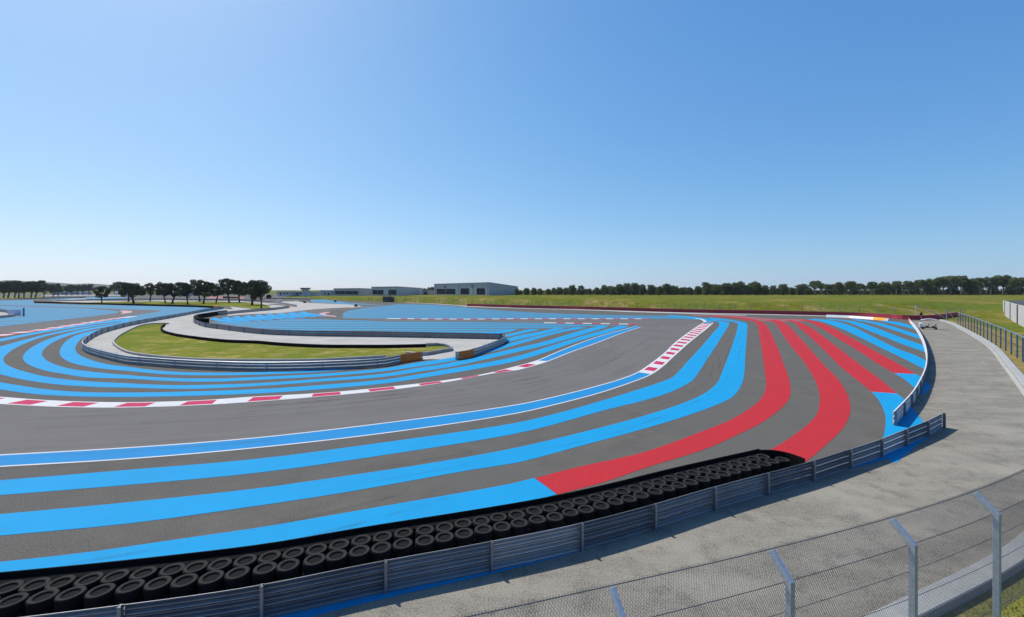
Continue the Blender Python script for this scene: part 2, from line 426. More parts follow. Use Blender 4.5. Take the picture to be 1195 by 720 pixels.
def track_ribbon_mat():
    m, nt, b = nodes_of('rubbered_track_asphalt')
    uv = nt.nodes.new('ShaderNodeUVMap'); uv.uv_map = 'UVMap'
    def uvn(su, sv, det=3):
        mp = nt.nodes.new('ShaderNodeMapping'); mp.inputs['Scale'].default_value = (su, sv, 1); nt.links.new(uv.outputs[0], mp.inputs[0])
        n = nt.nodes.new('ShaderNodeTexNoise'); n.inputs['Scale'].default_value = 1; n.inputs['Detail'].default_value = det; nt.links.new(mp.outputs[0], n.inputs['Vector']); return n.outputs['Fac']
    c = ramp_mix(nt, remap(nt, uvn(.03, .9), .40, .62, 0, .75), (.124, .116, .112), (.098, .092, .091))
    c = ramp_mix(nt, remap(nt, uvn(.10, 5), .52, .72, 0, .45), c, (.082, .077, .077))
    c = ramp_mix(nt, remap(nt, noise(nt, .12, 4, .6), .42, .66, 0, .6), c, (.138, .130, .125))
    c = ramp_mix(nt, remap(nt, noise(nt, 15, 2, .7), .3, .7, 0, .5), c, (.165, .157, .152))
    nt.links.new(c, b.inputs['Base Color']); b.inputs['Roughness'].default_value = .9; b.inputs['Specular IOR Level'].default_value = .08
    return m
ribbon.data.materials.clear(); ribbon.data.materials.append(track_ribbon_mat())
# the far circuit legs at the left
tl = G([('A1', [(0, 330), (300, 288), (700, 226), (1000, 180), (1195, 155)]), ('B2', [(900, 690), (1100, 655), (1190, 632), (1100, 618), (760, 612), (400, 596), (0, 580)]), ('B1', [(700, 566), (0, 545)])], smooth=False) + [unp(-120, 354.5), unp(-120, 356.5)] + \
     G([('B1', [(0, 556), (700, 578), (1195, 592)]), ('B2', [(560, 622), (640, 640), (590, 665), (300, 700)]), ('A1', [(800, 163), (400, 208), (0, 252)])], smooth=False)
tl = [unp(-120, 399)] + tl + [unp(-120, 388)]
mb.poly(tl, .005)
# hairpin in the middle distance
tm = G([('B4', [(640, 690)]), ('B5', [(160, 660), (480, 622), (800, 598), (1195, 588)]), ('B6', [(280, 470), (600, 455), (760, 430), (560, 436), (300, 440), (100, 470), (0, 500)]), ('B5', [(900, 612), (700, 640), (640, 670), (700, 700)]), ('F2', [(1195, 360), (1000, 362), (880, 352)])], smooth=False)
mb.poly(tm, .005)
mb.flat('racing_track', M_track)

# ------------------------------------------------------------------ stripes of paint
blue = MB(); red = MB(); white = MB(); lane = MB()
LW = .16
strip(white, o_in, offset(o_in, -LW), .012); strip(white, o_out, offset(o_out, LW), .012)
Lk = nearest(o_in, unp(*px('S1', [(576, 136)])[0]))[1]
Lk2 = nearest(o_out, unp(*px('S1', [(640, 147)])[0]))[1]
oi2 = offset(o_in, -LW); oo2 = offset(o_out, LW)
strip(lane, sub_arc(oi2, 0, Lk), sub_arc(oo2, 0, Lk2), .010)
# outer kerb: red blocks on white
kerb = MB()
ka = sub_arc(oi2, Lk, plen(oi2)[-1] - .3); kb_ = sub_arc(oo2, Lk2, plen(oo2)[-1] - .3)
strip(kerb, ka, kb_, .014, 0, 'arc', 60)
LA, LB = plen(ka)[-1], plen(kb_)[-1]
nb = 17
for k in range(nb):
    t0, t1 = (k + .38) / nb, (k + .85) / nb
    a0, a1 = at_arc(ka, t0 * LA)[0], at_arc(ka, t1 * LA)[0]; b0, b1 = at_arc(kb_, t0 * LB)[0], at_arc(kb_, t1 * LB)[0]
    ins = .08
    kerb.add([(*a0.lerp(b0, ins), .019), (*a0.lerp(b0, 1 - ins), .019), (*a1.lerp(b1, 1 - ins), .019), (*a1.lerp(b1, ins), .019)], [(0, 1, 2, 3)], 1)
# inner kerb
Lu = nearest(i_up, unp(*px('A6', [(200, 563)])[0]))[1]; Ll = nearest(i_lo, unp(*px('A6', [(320, 570)])[0]))[1]
iu_k = sub_arc(i_up, 0, Lu); il_k = sub_arc(i_lo, 0, Ll)
strip(kerb, il_k, iu_k, .014, 0)
t0 = nearest(il_k, unp(5, 471.6))[1]
for k in range(-5, 20):
    s0 = t0 + k * 4.74; s1 = s0 + 2.3
    if s0 < 0 or s1 > Ll - 1: continue
    p0, d0 = at_arc(il_k, s0); p1, d1 = at_arc(il_k, s1)
    q0 = nearest(iu_k, p0)[0]; q1 = nearest(iu_k, p1)[0]
    kerb.add([(*p0.lerp(q0, .12), .019), (*p1.lerp(q1, .12), .019), (*p1.lerp(q1, .86), .019), (*p0.lerp(q0, .86), .019)], [(0, 1, 2, 3)], 1)
# inner lane strip after the kerb
iu_l = sub_arc(i_up, Lu, plen(i_up)[-1]); il_l = sub_arc(i_lo, Ll, plen(i_lo)[-1])
strip(white, iu_l, offset(iu_l, -.2), .012, by='arc'); strip(white, il_l, offset(il_l, .2), .012, by='arc')
strip(lane, offset(iu_l, -.2), offset(il_l, .2), .010, by='arc', n=50)
# far kerb lines (red and white dashes)
def dashed(w, width, period, z=.014):
    L = plen(w)[-1]; o = offset(w, width)
    strip(kerb, w, o, z, 0, 'arc', 80)
    for k in range(int(L / period)):
        a = sub_arc(w, k * period, k * period + period * .5, period); b = sub_arc(o, k * period, k * period + period * .5, period)
        m = min(len(a), len(b)); kerb.ladder(a[:m], b[:m], z + .006, 1)
dashed(G([('A6', [(1150, 230), (700, 222), (270, 215)])], smooth=False), -2.4, 4.7)
dashed(G([('A7', [(70, 178)]), ('A6', [(1195, 178), (600, 178), (0, 178)]), ('A5', [(800, 102), (400, 100), (0, 96)])], smooth=False), -2.6, 4.4)
dashed(G([('A1', [(-200, 350), (0, 320), (300, 282), (700, 222), (1000, 178), (1195, 155)])]), -2.6, 6)
hook = G([('A7', [(600, 206), (588, 194), (560, 180), (500, 170)])], prune=False)
strip(white, hook, offset(hook, .9), .016, by='arc', n=12)
hook = G([('A7', [(648, 224), (655, 212), (645, 206), (612, 203)])], prune=False)
strip(white, hook, offset(hook, .6), .016, by='arc', n=12)
blue.poly(G([('A7', [(566, 212), (574, 204), (640, 207), (646, 219), (570, 218)])], smooth=False), .016)
pale = MB()
pale.poly(G([('B2', [(585, 628), (680, 626), (765, 634), (770, 652), (700, 662), (600, 676), (640, 650)])], smooth=False), .018)
strip(pale, G([('B5', [(770, 643), (690, 652), (625, 672), (690, 692), (860, 714)])], prune=False), G([('B5', [(770, 656), (725, 666), (705, 676), (760, 688), (870, 704)])], prune=False), .018, 0, 'arc', 20)
pale.flat('far_kerb', mat('sunbleached_kerb_paint', (.44, .20, .20), (.40, .30, .30), .3, rough=.85))
kerb.flat('kerb', [M_white, M_magenta])
white.flat('white_line_paint', M_white)
lane.flat('lane_paint', M_lane)

ZB = .010
# outer blue stripe nearest the track
s1u = G([('R7', [(0, 640), (600, 591), (1195, 540)]), ('R8', [(600, 462), (1195, 374)]), ('S1', [(200, 328), (400, 272), (600, 210), (700, 176), (780, 128)]), ('A7', [(280, 717), (420, 570), (560, 420), (650, 310), (710, 240), (728, 215), (700, 205), (640, 198), (560, 186), (420, 168), (200, 150)])], ext=(25, 0))
s1l = G([('R7', [(0, 709), (600, 661), (1195, 605)]), ('R8', [(600, 521), (1195, 424)]), ('S1', [(200, 376), (400, 319), (600, 269), (720, 232), (820, 182)]), ('A7', [(490, 717), (600, 550), (680, 430), (760, 300), (800, 235), (805, 215), (780, 205), (720, 196), (640, 180), (500, 160), (260, 142)])], ext=(25, 0))
strip(blue, s1u, s1l, ZB)
s2u = G([('S3', [(0, 240), (600, 184), (1195, 120)]), ('S4', [(300, 78)]), ('R8', [(800, 561), (1195, 490)]), ('S1', [(300, 420), (600, 341), (800, 275), (900, 226), (950, 178)]), ('A7', [(720, 717), (790, 540), (850, 370), (882, 255), (882, 222), (850, 206), (780, 196), (600, 178)])], ext=(25, 0))
s2l = G([('S3', [(0, 340), (600, 283), (1195, 201)]), ('S4', [(400, 140), (1000, 33)]), ('S1', [(0, 561), (300, 482), (600, 401), (800, 340), (950, 285), (1020, 248), (1054, 200)]), ('A7', [(940, 717), (955, 500), (970, 300), (972, 230), (955, 214), (900, 200), (800, 182), (620, 164)])], ext=(25, 0))
strip(blue, s2u, s2l, ZB)
s3u = G([('S3', [(0, 462), (400, 418), (800, 360), (1195, 303)]), ('S4', [(600, 200), (1195, 95)]), ('S5', [(95, 71)])], ext=(25, 0))
s3l = G([('S3', [(0, 535), (600, 478), (1195, 396)]), ('S4', [(600, 296), (1195, 198)]), ('S5', [(200, 147)])], ext=(25, 0))
strip(blue, s3u, s3l, ZB, by='arc')
# red continuation of the third stripe
r1a = G([('S1', [(95, 630), (300, 577), (600, 510), (900, 402), (1000, 362), (1100, 302), (1150, 258), (1171, 200), (1163, 100)]), ('A7', [(1140, 700), (1110, 480), (1080, 300), (1062, 225), (1040, 205), (980, 190), (880, 172), (760, 160), (600, 152)])])
r1b = G([('S1', [(200, 706), (440, 641), (600, 585), (900, 490), (1050, 422), (1150, 372)]), ('S2', [(60, 310), (100, 265), (110, 222), (97, 150), (70, 80)]), ('A8', [(90, 520), (30, 380), (0, 310)]), ('A7', [(1165, 260), (1130, 215), (1060, 190), (950, 168), (800, 152), (640, 146)])])
strip(red, r1a, r1b, ZB)
r2a = G([('A8', [(-40, 190), (20, 205), (52, 235), (90, 295), (160, 398), (235, 492), (320, 600)]), ('S2', [(232, 195), (246, 268), (228, 338), (150, 412), (40, 485), (-80, 545)])])
r2b = G([('A8', [(40, 186), (110, 205), (160, 240), (245, 330), (320, 412), (390, 490), (480, 595)]), ('S2', [(340, 182), (385, 272), (386, 330), (352, 398), (280, 470), (190, 547), (90, 620)])])
strip(red, r2a, r2b, ZB)
r3a = G([('A8', [(120, 190), (205, 208), (270, 265), (420, 398), (540, 515), (640, 618)]), ('S2', [(430, 182), (486, 228)])])
r3b = G([('A8', [(200, 190), (300, 222), (390, 272), (560, 398), (700, 505), (820, 598)]), ('S2', [(520, 165), (605, 236)])])
strip(red, r3a, r3b, ZB, by='arc')
b3a = G([('S2', [(486, 228), (522, 270), (548, 330), (552, 380), (540, 440), (500, 520)])])
b3b = G([('S2', [(605, 236), (660, 285), (715, 352), (745, 400), (730, 440), (600, 560)])])
strip(blue, b3a, b3b, ZB, by='arc')
r4a = G([('A8', [(240, 186), (350, 205), (440, 250), (620, 360), (820, 480), (1000, 598)]), ('S2', [(590, 141)])])
r4b = G([('A8', [(300, 182), (420, 200), (520, 235), (700, 330), (920, 450), (1150, 578)]), ('S2', [(695, 146)])])
strip(red, r4a, r4b, ZB, by='arc')
b4a = G([('S2', [(590, 141), (640, 170), (700, 220), (725, 245)])], smooth=False); b4b = G([('S2', [(695, 146), (730, 170), (765, 205)])], smooth=False)
strip(blue, b4a, b4b, ZB, by='arc')
red.flat('red_stripe_paint', M_red)
# blue stripes at the right, upper group
for ua, ub in (([('A8', [(330, 180), (470, 203), (640, 262), (820, 345), (1040, 455)]), ('A8', [(1195, 528)]), ('F6', [(505, 725)])],
                [('A8', [(400, 176), (560, 192), (740, 240), (900, 318), (1195, 462)]), ('F6', [(430, 622), (530, 672)])]),
               ([('A8', [(500, 180), (700, 205), (880, 275), (1080, 355), (1195, 402)]), ('F6', [(530, 612)])],
                [('A8', [(560, 176), (800, 205), (1000, 270), (1195, 345)]), ('F6', [(420, 530), (525, 566)])]),
               ([('A8', [(740, 182), (920, 215), (1080, 262), (1195, 300)]), ('F6', [(505, 524)])],
                [('A8', [(800, 180), (1000, 212), (1195, 268)]), ('F6', [(490, 492)])]),
               ([('F6', [(180, 384), (320, 416), (450, 448)])], [('F6', [(260, 386), (360, 403), (430, 428)])])):
    strip(blue, G(ua), G(ub), ZB, by='arc')
# inner stripes round the island (loops)
inner = [
    ([('A1', [(1195, 168), (900, 208), (600, 252), (300, 305), (0, 362)])], [('A1', [(1195, 190), (900, 226), (600, 272), (300, 325), (0, 389)])], (0, 20)),
    # s2 loop: outer edge / inner edge
    ([('A1', [(1195, 196), (900, 234), (700, 264), (400, 327), (150, 392), (0, 434)]), ('N', [(-24, 413), (-30, 423), (-18, 431)]), ('A2', [(0, 293), (200, 340), (500, 385), (900, 412)]), ('A3', [(0, 657), (400, 668), (700, 666), (1195, 643)]), ('A4', [(600, 601), (1195, 555)]), ('A5', [(300, 590), (600, 545), (900, 480), (1195, 412)]), ('A6', [(300, 420), (600, 333), (880, 246)])],
     [('A1', [(1195, 206), (900, 245), (600, 300), (400, 345), (250, 398), (130, 456), (50, 518), (30, 558), (60, 600), (150, 642), (300, 685)]), ('A2', [(400, 310), (700, 350)]), ('A3', [(0, 617), (400, 633), (700, 631), (1195, 615)]), ('A4', [(600, 574), (1195, 525)]), ('A5', [(300, 552), (500, 525), (800, 462), (1195, 373)]), ('A6', [(300, 382), (550, 305), (790, 241)])], (0, 0)),
    # s3 loop
    ([('A1', [(1195, 210), (900, 252), (700, 290), (500, 347), (330, 420), (235, 490), (212, 540), (250, 590), (400, 652), (600, 690)]), ('A2', [(800, 322)]), ('A3', [(0, 573), (300, 592), (600, 602), (900, 599), (1195, 585)]), ('A4', [(600, 553), (1195, 503)]), ('A5', [(300, 540), (500, 510), (800, 450), (1195, 345)]), ('A6', [(300, 338), (480, 293), (680, 258)])],
     [('A1', [(1195, 217), (900, 268), (700, 315), (560, 362), (450, 422), (395, 480), (391, 512), (430, 560), (530, 606), (700, 648)]), ('A3', [(0, 540), (300, 562), (600, 571), (900, 570), (1195, 558)]), ('A4', [(600, 527), (1195, 475)]), ('A5', [(300, 502), (500, 475), (790, 425), (1195, 312)]), ('A6', [(300, 316), (450, 280), (580, 252)])], (0, 0)),
    # s4 loop
    ([('A1', [(1195, 224), (1050, 245), (900, 280), (760, 312), (650, 358), (580, 420), (555, 480), (570, 528), (640, 575), (800, 617), (1000, 645)]), ('A3', [(0, 502), (300, 530), (600, 542), (900, 542), (1195, 537)]), ('A4', [(600, 510), (900, 480), (1195, 450)]), ('A5', [(150, 485), (345, 470)])],
     [('A1', [(1150, 240), (1000, 275), (850, 318), (760, 360), (705, 428), (705, 472), (740, 512), (850, 560), (1000, 598), (1195, 622)]), ('A3', [(150, 483), (300, 500), (600, 515), (1195, 512)]), ('A4', [(600, 486), (900, 462), (1195, 435)]), ('A5', [(150, 470), (300, 462)])], (0, 0)),
    # s1 lower
    ([('A2', [(0, 435), (300, 475), (600, 495), (1195, 505)]), ('R8', [(0, 236), (300, 216), (600, 190), (900, 150)]), ('A5', [(0, 696), (500, 620), (900, 552), (1195, 494)]), ('A6', [(300, 486), (600, 382), (900, 296), (1080, 243)])],
     [('A2', [(0, 368), (200, 400), (400, 430), (700, 455), (1195, 463)]), ('R8', [(0, 216), (300, 196), (600, 170), (900, 130)]), ('A5', [(0, 660), (600, 560), (1195, 450)]), ('A6', [(300, 440), (600, 346), (850, 276), (980, 240)])], (25, 0)),
    # short diagonal stripes at the right of the infield
    ([('A5', [(1130, 318), (1195, 298)]), ('A6', [(200, 333), (480, 266)])], [('A5', [(1100, 292), (1195, 262)]), ('A6', [(200, 302), (380, 263)])], (0, 0)),
    ([('A5', [(1095, 272), (1195, 250)]), ('A6', [(120, 302), (240, 276)])], [('A5', [(1010, 262), (1195, 226)]), ('A6', [(100, 280), (170, 270)])], (0, 0)),
    ([('A5', [(990, 250), (1100, 226), (1195, 208)])], [('A5', [(840, 236), (1000, 215), (1195, 198)])], (0, 0)),
]
for a, b, e in inner:
    strip(blue, G(a, ext=e), G(b, ext=e), ZB)
# finger stripes at the left end of the middle run-off
for k in range(9):
    x0 = 440 + k * 128
    y0 = 190 - k * 9.0
    A = G([('G2', [(x0, y0 - 22), (x0 + 60, y0 - 2), (x0 + 150, y0 + 12), (x0 + 330, y0 + 22)])]); B = G([('G2', [(x0 + 78, y0 - 36), (x0 + 120, y0 - 20), (x0 + 200, y0 - 6), (x0 + 370, y0 + 8)])])
    strip(blue, A, B, .014, by='arc')
# blue run-off strip showing behind the near guardrail
pa = sub_arc(offset(RAIL1, -.06), 15, 37.5); pb = []
for i, p in enumerate(pa):
    t = i / (len(pa) - 1); pb.append(p + normals(pa)[i] * -(.52 * min(1, t * 5) * min(1, (1 - t) * 1.6)))
strip(blue, pa, pb, .012, by='arc', n=60)
pa = sub_arc(offset(RAIL1, -.06), plen(RAIL1)[-1] - 13.5, plen(RAIL1)[-1] - 2.5); ns_ = normals(pa)
pb = [p - ns_[i] * .30 * math.sin(math.pi * min(1, i / (len(pa) - 1) * 1.0)) for i, p in enumerate(pa)]
strip(blue, pa, pb, .012, by='arc', n=40)
blue.flat('blue_stripe_paint', M_blue)
# far run-off, stripes merging with distance
fb = MB()
fb.poly(G([('G2', [(430, 205), (700, 245), (1195, 300)]), ('A4', [(0, 120), (400, 145), (1195, 150)]), ('A5', [(0, 235), (840, 238), (1000, 222), (1195, 200)]), ('A6', [(60, 270), (240, 270), (480, 258), (680, 246), (880, 238), (1080, 236), (700, 226), (270, 219), (200, 210)]), ('A5', [(1195, 130), (600, 124), (0, 118)]), ('F2', [(1000, 372), (860, 368)]), ('G2', [(1195, 186), (900, 200), (650, 208)])], smooth=False), .007)
fb.poly(G([('B6', [(0, 590), (0, 545), (60, 510), (300, 470), (600, 440), (760, 418), (1195, 424)]), ('B7', [(400, 440), (800, 480), (1195, 510)]), ('A6', [(200, 118), (800, 138), (1195, 145)]), ('A7', [(300, 150), (700, 180), (600, 198), (540, 186), (420, 180), (0, 172)]), ('A6', [(600, 174), (0, 174)]), ('A5', [(600, 98), (0, 94)]), ('B6', [(0, 612)])], smooth=False), .007)
fb.poly(G([('B6', [(0, 420), (200, 424), (600, 428), (420, 418), (100, 400), (0, 385)]), ('B5', [(700, 470), (500, 478), (520, 510), (800, 525)])], smooth=False), .007)
fb.poly([unp(-120, 352.2)] + G([('B1', [(0, 485), (460, 478), (480, 525), (1195, 550)]), ('B2', [(300, 545), (700, 556), (1195, 568)]), ('B3', [(500, 575), (830, 585), (1000, 600), (900, 625), (500, 680), (250, 712)]), ('A1', [(1195, 232), (1100, 215), (1195, 165), (1000, 178)]), ('B2', [(1100, 648), (1185, 632), (1100, 620), (760, 614), (400, 598), (0, 582)]), ('B1', [(700, 568), (0, 546)])], smooth=False) + [unp(-120, 355)], .007)
fb.poly([unp(-120, 357.5)] + G([('B1', [(0, 558), (700, 580), (1195, 594)]), ('B2', [(520, 626), (600, 640), (560, 662), (300, 697)]), ('A1', [(800, 160), (400, 204), (0, 248)])], smooth=False) + [unp(-120, 387)], .007)
fb.poly(G([('B1', [(600, 470), (1195, 470)]), ('B2', [(100, 462), (600, 466), (900, 466), (600, 440), (200, 436)]), ('B1', [(1195, 445)])], smooth=False), .007)
fb.flat('worn_blue_runoff', M_farblue)
fr = MB()
fr.poly(G([('A7', [(420, 150), (640, 146), (800, 152), (950, 168), (1080, 190), (1195, 205)]), ('A8', [(60, 205), (200, 200), (420, 200), (300, 180), (0, 176)]), ('A7', [(1100, 166), (800, 146), (500, 140)])], smooth=False), .008)
fr.poly(G([('B3', [(740, 452), (1195, 458), (1195, 430), (740, 430)]), ], smooth=False) , .008)
fr.poly(G([('B4', [(0, 455), (300, 462), (300, 440), (0, 428)])], smooth=False), .008)
fr.flat('faded_red_paint', mat('faded_red_paint_coat', (.30, .07, .075), (.24, .075, .075), .1, rough=.85))

# faint rubber marks left by tyres
def mark_mat():
    m, nt, b = nodes_of('rubber_marks')
    b.inputs['Base Color'].default_value = (.022, .021, .021, 1); b.inputs['Roughness'].default_value = .8
    tr = nt.nodes.new('ShaderNodeBsdfTransparent'); mx = nt.nodes.new('ShaderNodeMixShader')
    nt.links.new(remap(nt, noise(nt, .35, 5, .65), .42, .66, .0, .24), mx.inputs[0])
    nt.links.new(tr.outputs[0], mx.inputs[1]); nt.links.new(b.outputs[0], mx.inputs[2]); nt.links.new(mx.outputs[0], nt.nodes['Material Output'].inputs['Surface'])
    return m
tmk = MB(); rgm = random.Random(21); Lo = plen(o_in)[-1]
for k_ in range(26):
    a0 = rgm.uniform(15, Lo - 30); ln = rgm.uniform(12, 45); off = rgm.uniform(1.2, 9.5) if k_ < 15 else -rgm.uniform(2, 16); dr = rgm.uniform(-2.5, 2.5)
    pth = sub_arc(o_in, a0, min(Lo - 2, a0 + ln), 1.5); nm_ = normals(pth); n_ = len(pth)
    pth = [p + nm_[i] * (off + dr * (i / n_) ** 2) for i, p in enumerate(pth)]
    for dd in (0, 1.55):
        w_ = rgm.uniform(.12, .24)
        tmk.ladder(offset(pth, dd), offset(pth, dd + w_), .024 + .0008 * k_ + .0003 * dd)
tmk.flat('tyre_marks', mark_mat())

# ------------------------------------------------------------------ pale concrete paths on the infield
isl_rail_base = G([('B3', [(960, 600), (700, 640), (430, 695)]), ('A1', [(1195, 245), (950, 315), (850, 365), (790, 415), (768, 450), (800, 485), (900, 522), (1100, 575)]), ('A3', [(0, 435), (150, 448), (430, 470), (800, 490), (1195, 500)]), ('A4', [(600, 490), (1195, 455)]), ('A5', [(170, 498), (345, 474)])])
rail2_base = G([('A5', [(1045, 287), (500, 276), (0, 271)]), ('A4', [(1195, 187), (400, 175), (0, 156)]), ('A3', [(850, 114), (700, 92), (630, 66), (606, 42)]), ('G2', [(262, 215), (290, 175), (370, 150), (640, 118), (900, 92), (1195, 66)]), ('B4', [(500, 622), (930, 588)])])
path = MB()
path.poly(isl_rail_base + G([('A5', [(420, 470), (660, 478), (1000, 350), (1045, 287)])], smooth=False) + rail2_base + G([('B4', [(1000, 575), (700, 545), (450, 520), (420, 605), (100, 570)]), ('B3', [(1100, 610)])], smooth=False), .006)
# wide concrete apron beyond, middle distance
path.poly(G([('B4', [(560, 535), (840, 500), (1100, 495)]), ('B5', [(250, 490), (520, 520), (1195, 548)]), ('B6', [(0, 425), (180, 430), (280, 450), (100, 470), (0, 480)]), ('B5', [(1100, 580), (800, 592), (480, 615), (150, 655)]), ('B4', [(700, 665), (300, 680), (60, 700), (80, 670), (930, 585), (1020, 575), (750, 530)])], smooth=False), .008)
# far paths at the left
path.poly(G([('B1', [(560, 425), (1195, 418)]), ('B2', [(300, 415), (700, 420), (700, 405), (0, 405)]), ('B1', [(600, 415)])], smooth=False), .009)
path.poly(G([('B1', [(700, 490), (1195, 482)]), ('B2', [(400, 492), (800, 490), (1195, 482)]), ('B3', [(700, 492), (1195, 492)]), ('B4', [(300, 500), (520, 515), (680, 520), (640, 535), (200, 510)]), ('B3', [(700, 510), (0, 500)]), ('B2', [(700, 505), (300, 512), (0, 520)]), ('B1', [(900, 508)])], smooth=False), .009)
path.poly(G([('B1', [(850, 475), (1195, 472), (1195, 455), (1000, 462)])], smooth=False), .009)
path.poly([unp(-40, 361)] + G([('F1', [(0, 322), (60, 328), (110, 340), (130, 352), (60, 360), (0, 366)])], smooth=False) + [unp(-40, 374)], .012)
# pale lane at the foot of the maroon barrier
pl_a = [p - n * 1.2 for p, n in zip(REDW, normals(REDW))]; pl_b = [p - n * 6.0 for p, n in zip(REDW, normals(REDW))]
k0 = 34
path.ladder(pl_a[:k0], pl_b[:k0], .009)
path.flat('infield_path', M_path)
lanew = MB()
wl = G([('B6', [(850, 398), (1195, 410)]), ('B7', [(300, 422), (600, 442), (900, 458), (1195, 466)]), ('F4', [(0, 292), (400, 304), (800, 322), (1195, 334)]), ('F5', [(280, 345), (420, 348)])], smooth=False)
strip(lanew, wl, offset(wl, 2.2), .016, by='arc', n=60)
lanew.flat('white_edge_paint', M_white)

# infield grass
gr_low = G([('A3', [(370, 64), (200, 68), (100, 88), (0, 132)]), ('A1', [(1160, 310), (1100, 350), (1062, 400), (1100, 440), (1195, 490)]), ('A3', [(200, 365), (600, 398), (900, 408), (1195, 410)]), ('A4', [(500, 408), (800, 395), (1195, 372)])])
gr_tip = G([('A5', [(200, 430), (345, 438), (500, 412), (606, 388), (570, 362), (520, 350), (375, 352)])], prune=False)
gr_up = G([('A5', [(375, 362), (0, 370)]), ('A4', [(900, 290), (600, 288), (200, 268), (0, 250)]), ('A3', [(900, 238), (600, 205), (400, 172), (310, 140), (297, 112), (330, 80)])])
lawn = MB(); lawn.poly(gr_low + gr_tip + gr_up, .03)
isl2 = G([('B4', [(680, 600), (640, 560), (560, 535), (300, 510), (0, 500)]), ('B3', [(600, 500), (0, 500)]), ('B2', [(700, 500), (300, 508), (0, 520)])], smooth=False) + G([('B2', [(100, 545), (700, 552), (1195, 560)]), ('B3', [(400, 555), (800, 572), (1000, 566)]), ('B4', [(250, 575), (440, 605)])], smooth=False)
lawn.poly(isl2, .02)
lawn.poly([unp(-150, 351)] + G([('B1', [(0, 476), (300, 470), (600, 455), (600, 430), (0, 425)])], smooth=False) + [unp(-150, 346.5)], .02)
lawn.flat('infield_grass', M_grass)

# ------------------------------------------------------------------ grass bank and plateau
def bank():
    foot = list(FOOT) + spline([(166, 152), (150, 128), (128, 104), (104, 74), (84, 54), (70, 38), (62, 20), (60, -10)], 5)
    NT = 260; t0, t1 = R(-27.0), R(98); rr = []
    for i in range(NT):
        th = t0 + (t1 - t0) * i / (NT - 1); u = Vector((math.sin(th), math.cos(th))); nrm = Vector((u.y, -u.x)); best = None
        for a, b in zip(foot, foot[1:]):
            da, db = a.dot(nrm), b.dot(nrm)
            if (da <= 0 < db) or (db <= 0 < da):
                q = a.lerp(b, da / (da - db)); r_ = q.dot(u)
                if r_ > 0 and (best is None or r_ > best): best = r_
        rr.append(best if best else (rr[-1] if rr else 510))
    mx_ = [max(rr[max(0, i - 2):i + 3]) for i in range(NT)]
    sm = [sum(mx_[max(0, i - 4):i + 5]) / len(mx_[max(0, i - 4):i + 5]) for i in range(NT)]
    sm = [max(a, b + .3) if i / NT < .53 else a for i, (a, b) in enumerate(zip(sm, rr))]
    n = NT; mb = MB(); rows = []
    for i in range(NT):
        th = t0 + (t1 - t0) * i / (NT - 1); out = Vector((math.sin(th), math.cos(th))); dg = math.degrees(th)
        s = (dg + 27) / 67
        h = (1.4 + 2.3 * min(1, max(0, s) * 3.2)) * min(1, .25 + max(0, s) * 8); w = 13 + 6 * min(1, s) + 33 * min(1, max(0, (dg - 28) / 16))
        rows.append((out * sm[i], out, h, w))
    prof = [(0, 0), (.15, .06), (.35, .30), (.6, .68), (.8, .90), (1, 1), (1.6, 1.02)]
    vs = []
    for p, out, h, w in rows:
        for a, b in prof:
            j = .12 * math.sin(p.x * .21 + a * 9) * math.sin(p.y * .17 + a * 5) * (1 if 0 < a < 1.2 else 0)
            q = p + out * w * a; vs.append((q.x, q.y, h * b - .02 + j))
        for d in (260, 900, 4000):
            q = p + out * d; vs.append((q.x, q.y, h * 1.02 - .02))
    m = len(prof) + 3
    fs = [(i * m + k, i * m + k + 1, (i + 1) * m + k + 1, (i + 1) * m + k) for i in range(n - 1) for k in range(m - 1)]
    mb.add(vs, fs)
    return mb.flat('grass_bank', M_grassbank)
bank()
PZ = 3.7
# verge between road wall and far fence, and near grass behind the wall
v = MB()
wv = [p for p in WALL if p.x > 30]
v.ladder([p - n * .62 for p, n in zip(wv, normals(wv))], [p - n * 5.2 for p, n in zip(wv, normals(wv))], .004)
v.flat('dry_verge', M_dry)
v = MB()
wn = [p for p in WALL if p.x <= 36]
v.ladder([p - n * .62 for p, n in zip(wn, normals(wn))], [p - n * 7 for p, n in zip(wn, normals(wn))], -.004)
v.flat('near_grass', M_neargrass)
# gravel track on the right meadow
g = MB()
gA = [unp(1130, 371.5, 1.2), unp(1160, 373, 1.2), unp(1195, 377, 1.2), unp(1260, 386, 1.2)]

# ------------------------------------------------------------------ low concrete walls
def low_wall(name, label, pathw, h, w, m_top, seams=0, group=None, cat='low wall'):
    t = MB()
    pw = resample(pathw, step=1.0)
    t.sweep(pw, [(0, 0), (0, h - .03), (-.03, h), (-w + .03, h), (-w, h - .03), (-w, 0)], -.02)
    o = t.build(name, m_top)
    return tag(o, label, cat, group)
low_wall('kerb_wall', 'long low grey concrete wall edging the service road below the wire fence', WALL[3:], .30, .62, M_wall)
wl_ = offset([p for p in WALL if p.x > 43], .02)
lw = MB(); strip(lw, offset(wl_, .02), offset(wl_, .36), .016, by='arc', n=120)  # pale ground strip painted as the sunlit track-side face of the wall
lw.flat('lit_wall_face_strip', mat('lit_wall_face_colour', (.44, .43, .40), (.33, .32, .30), 1.2, fine=(9, (.25, .24, .22), .5), rough=.9))
low_wall('kerb_wall', 'low dark edged wall along the camera side of the infield lawn', gr_low, .32, .28, M_wall)
low_wall('kerb_wall', 'low wall with painted dark shade between infield lawn and upper concrete path', gr_up, .55, .3, M_belt)  # concrete wall coloured black to paint in its shaded face
low_wall('kerb_wall', 'short low wall looping round the pointed right tip of the infield lawn', gr_tip, .5, .3, M_galv2)

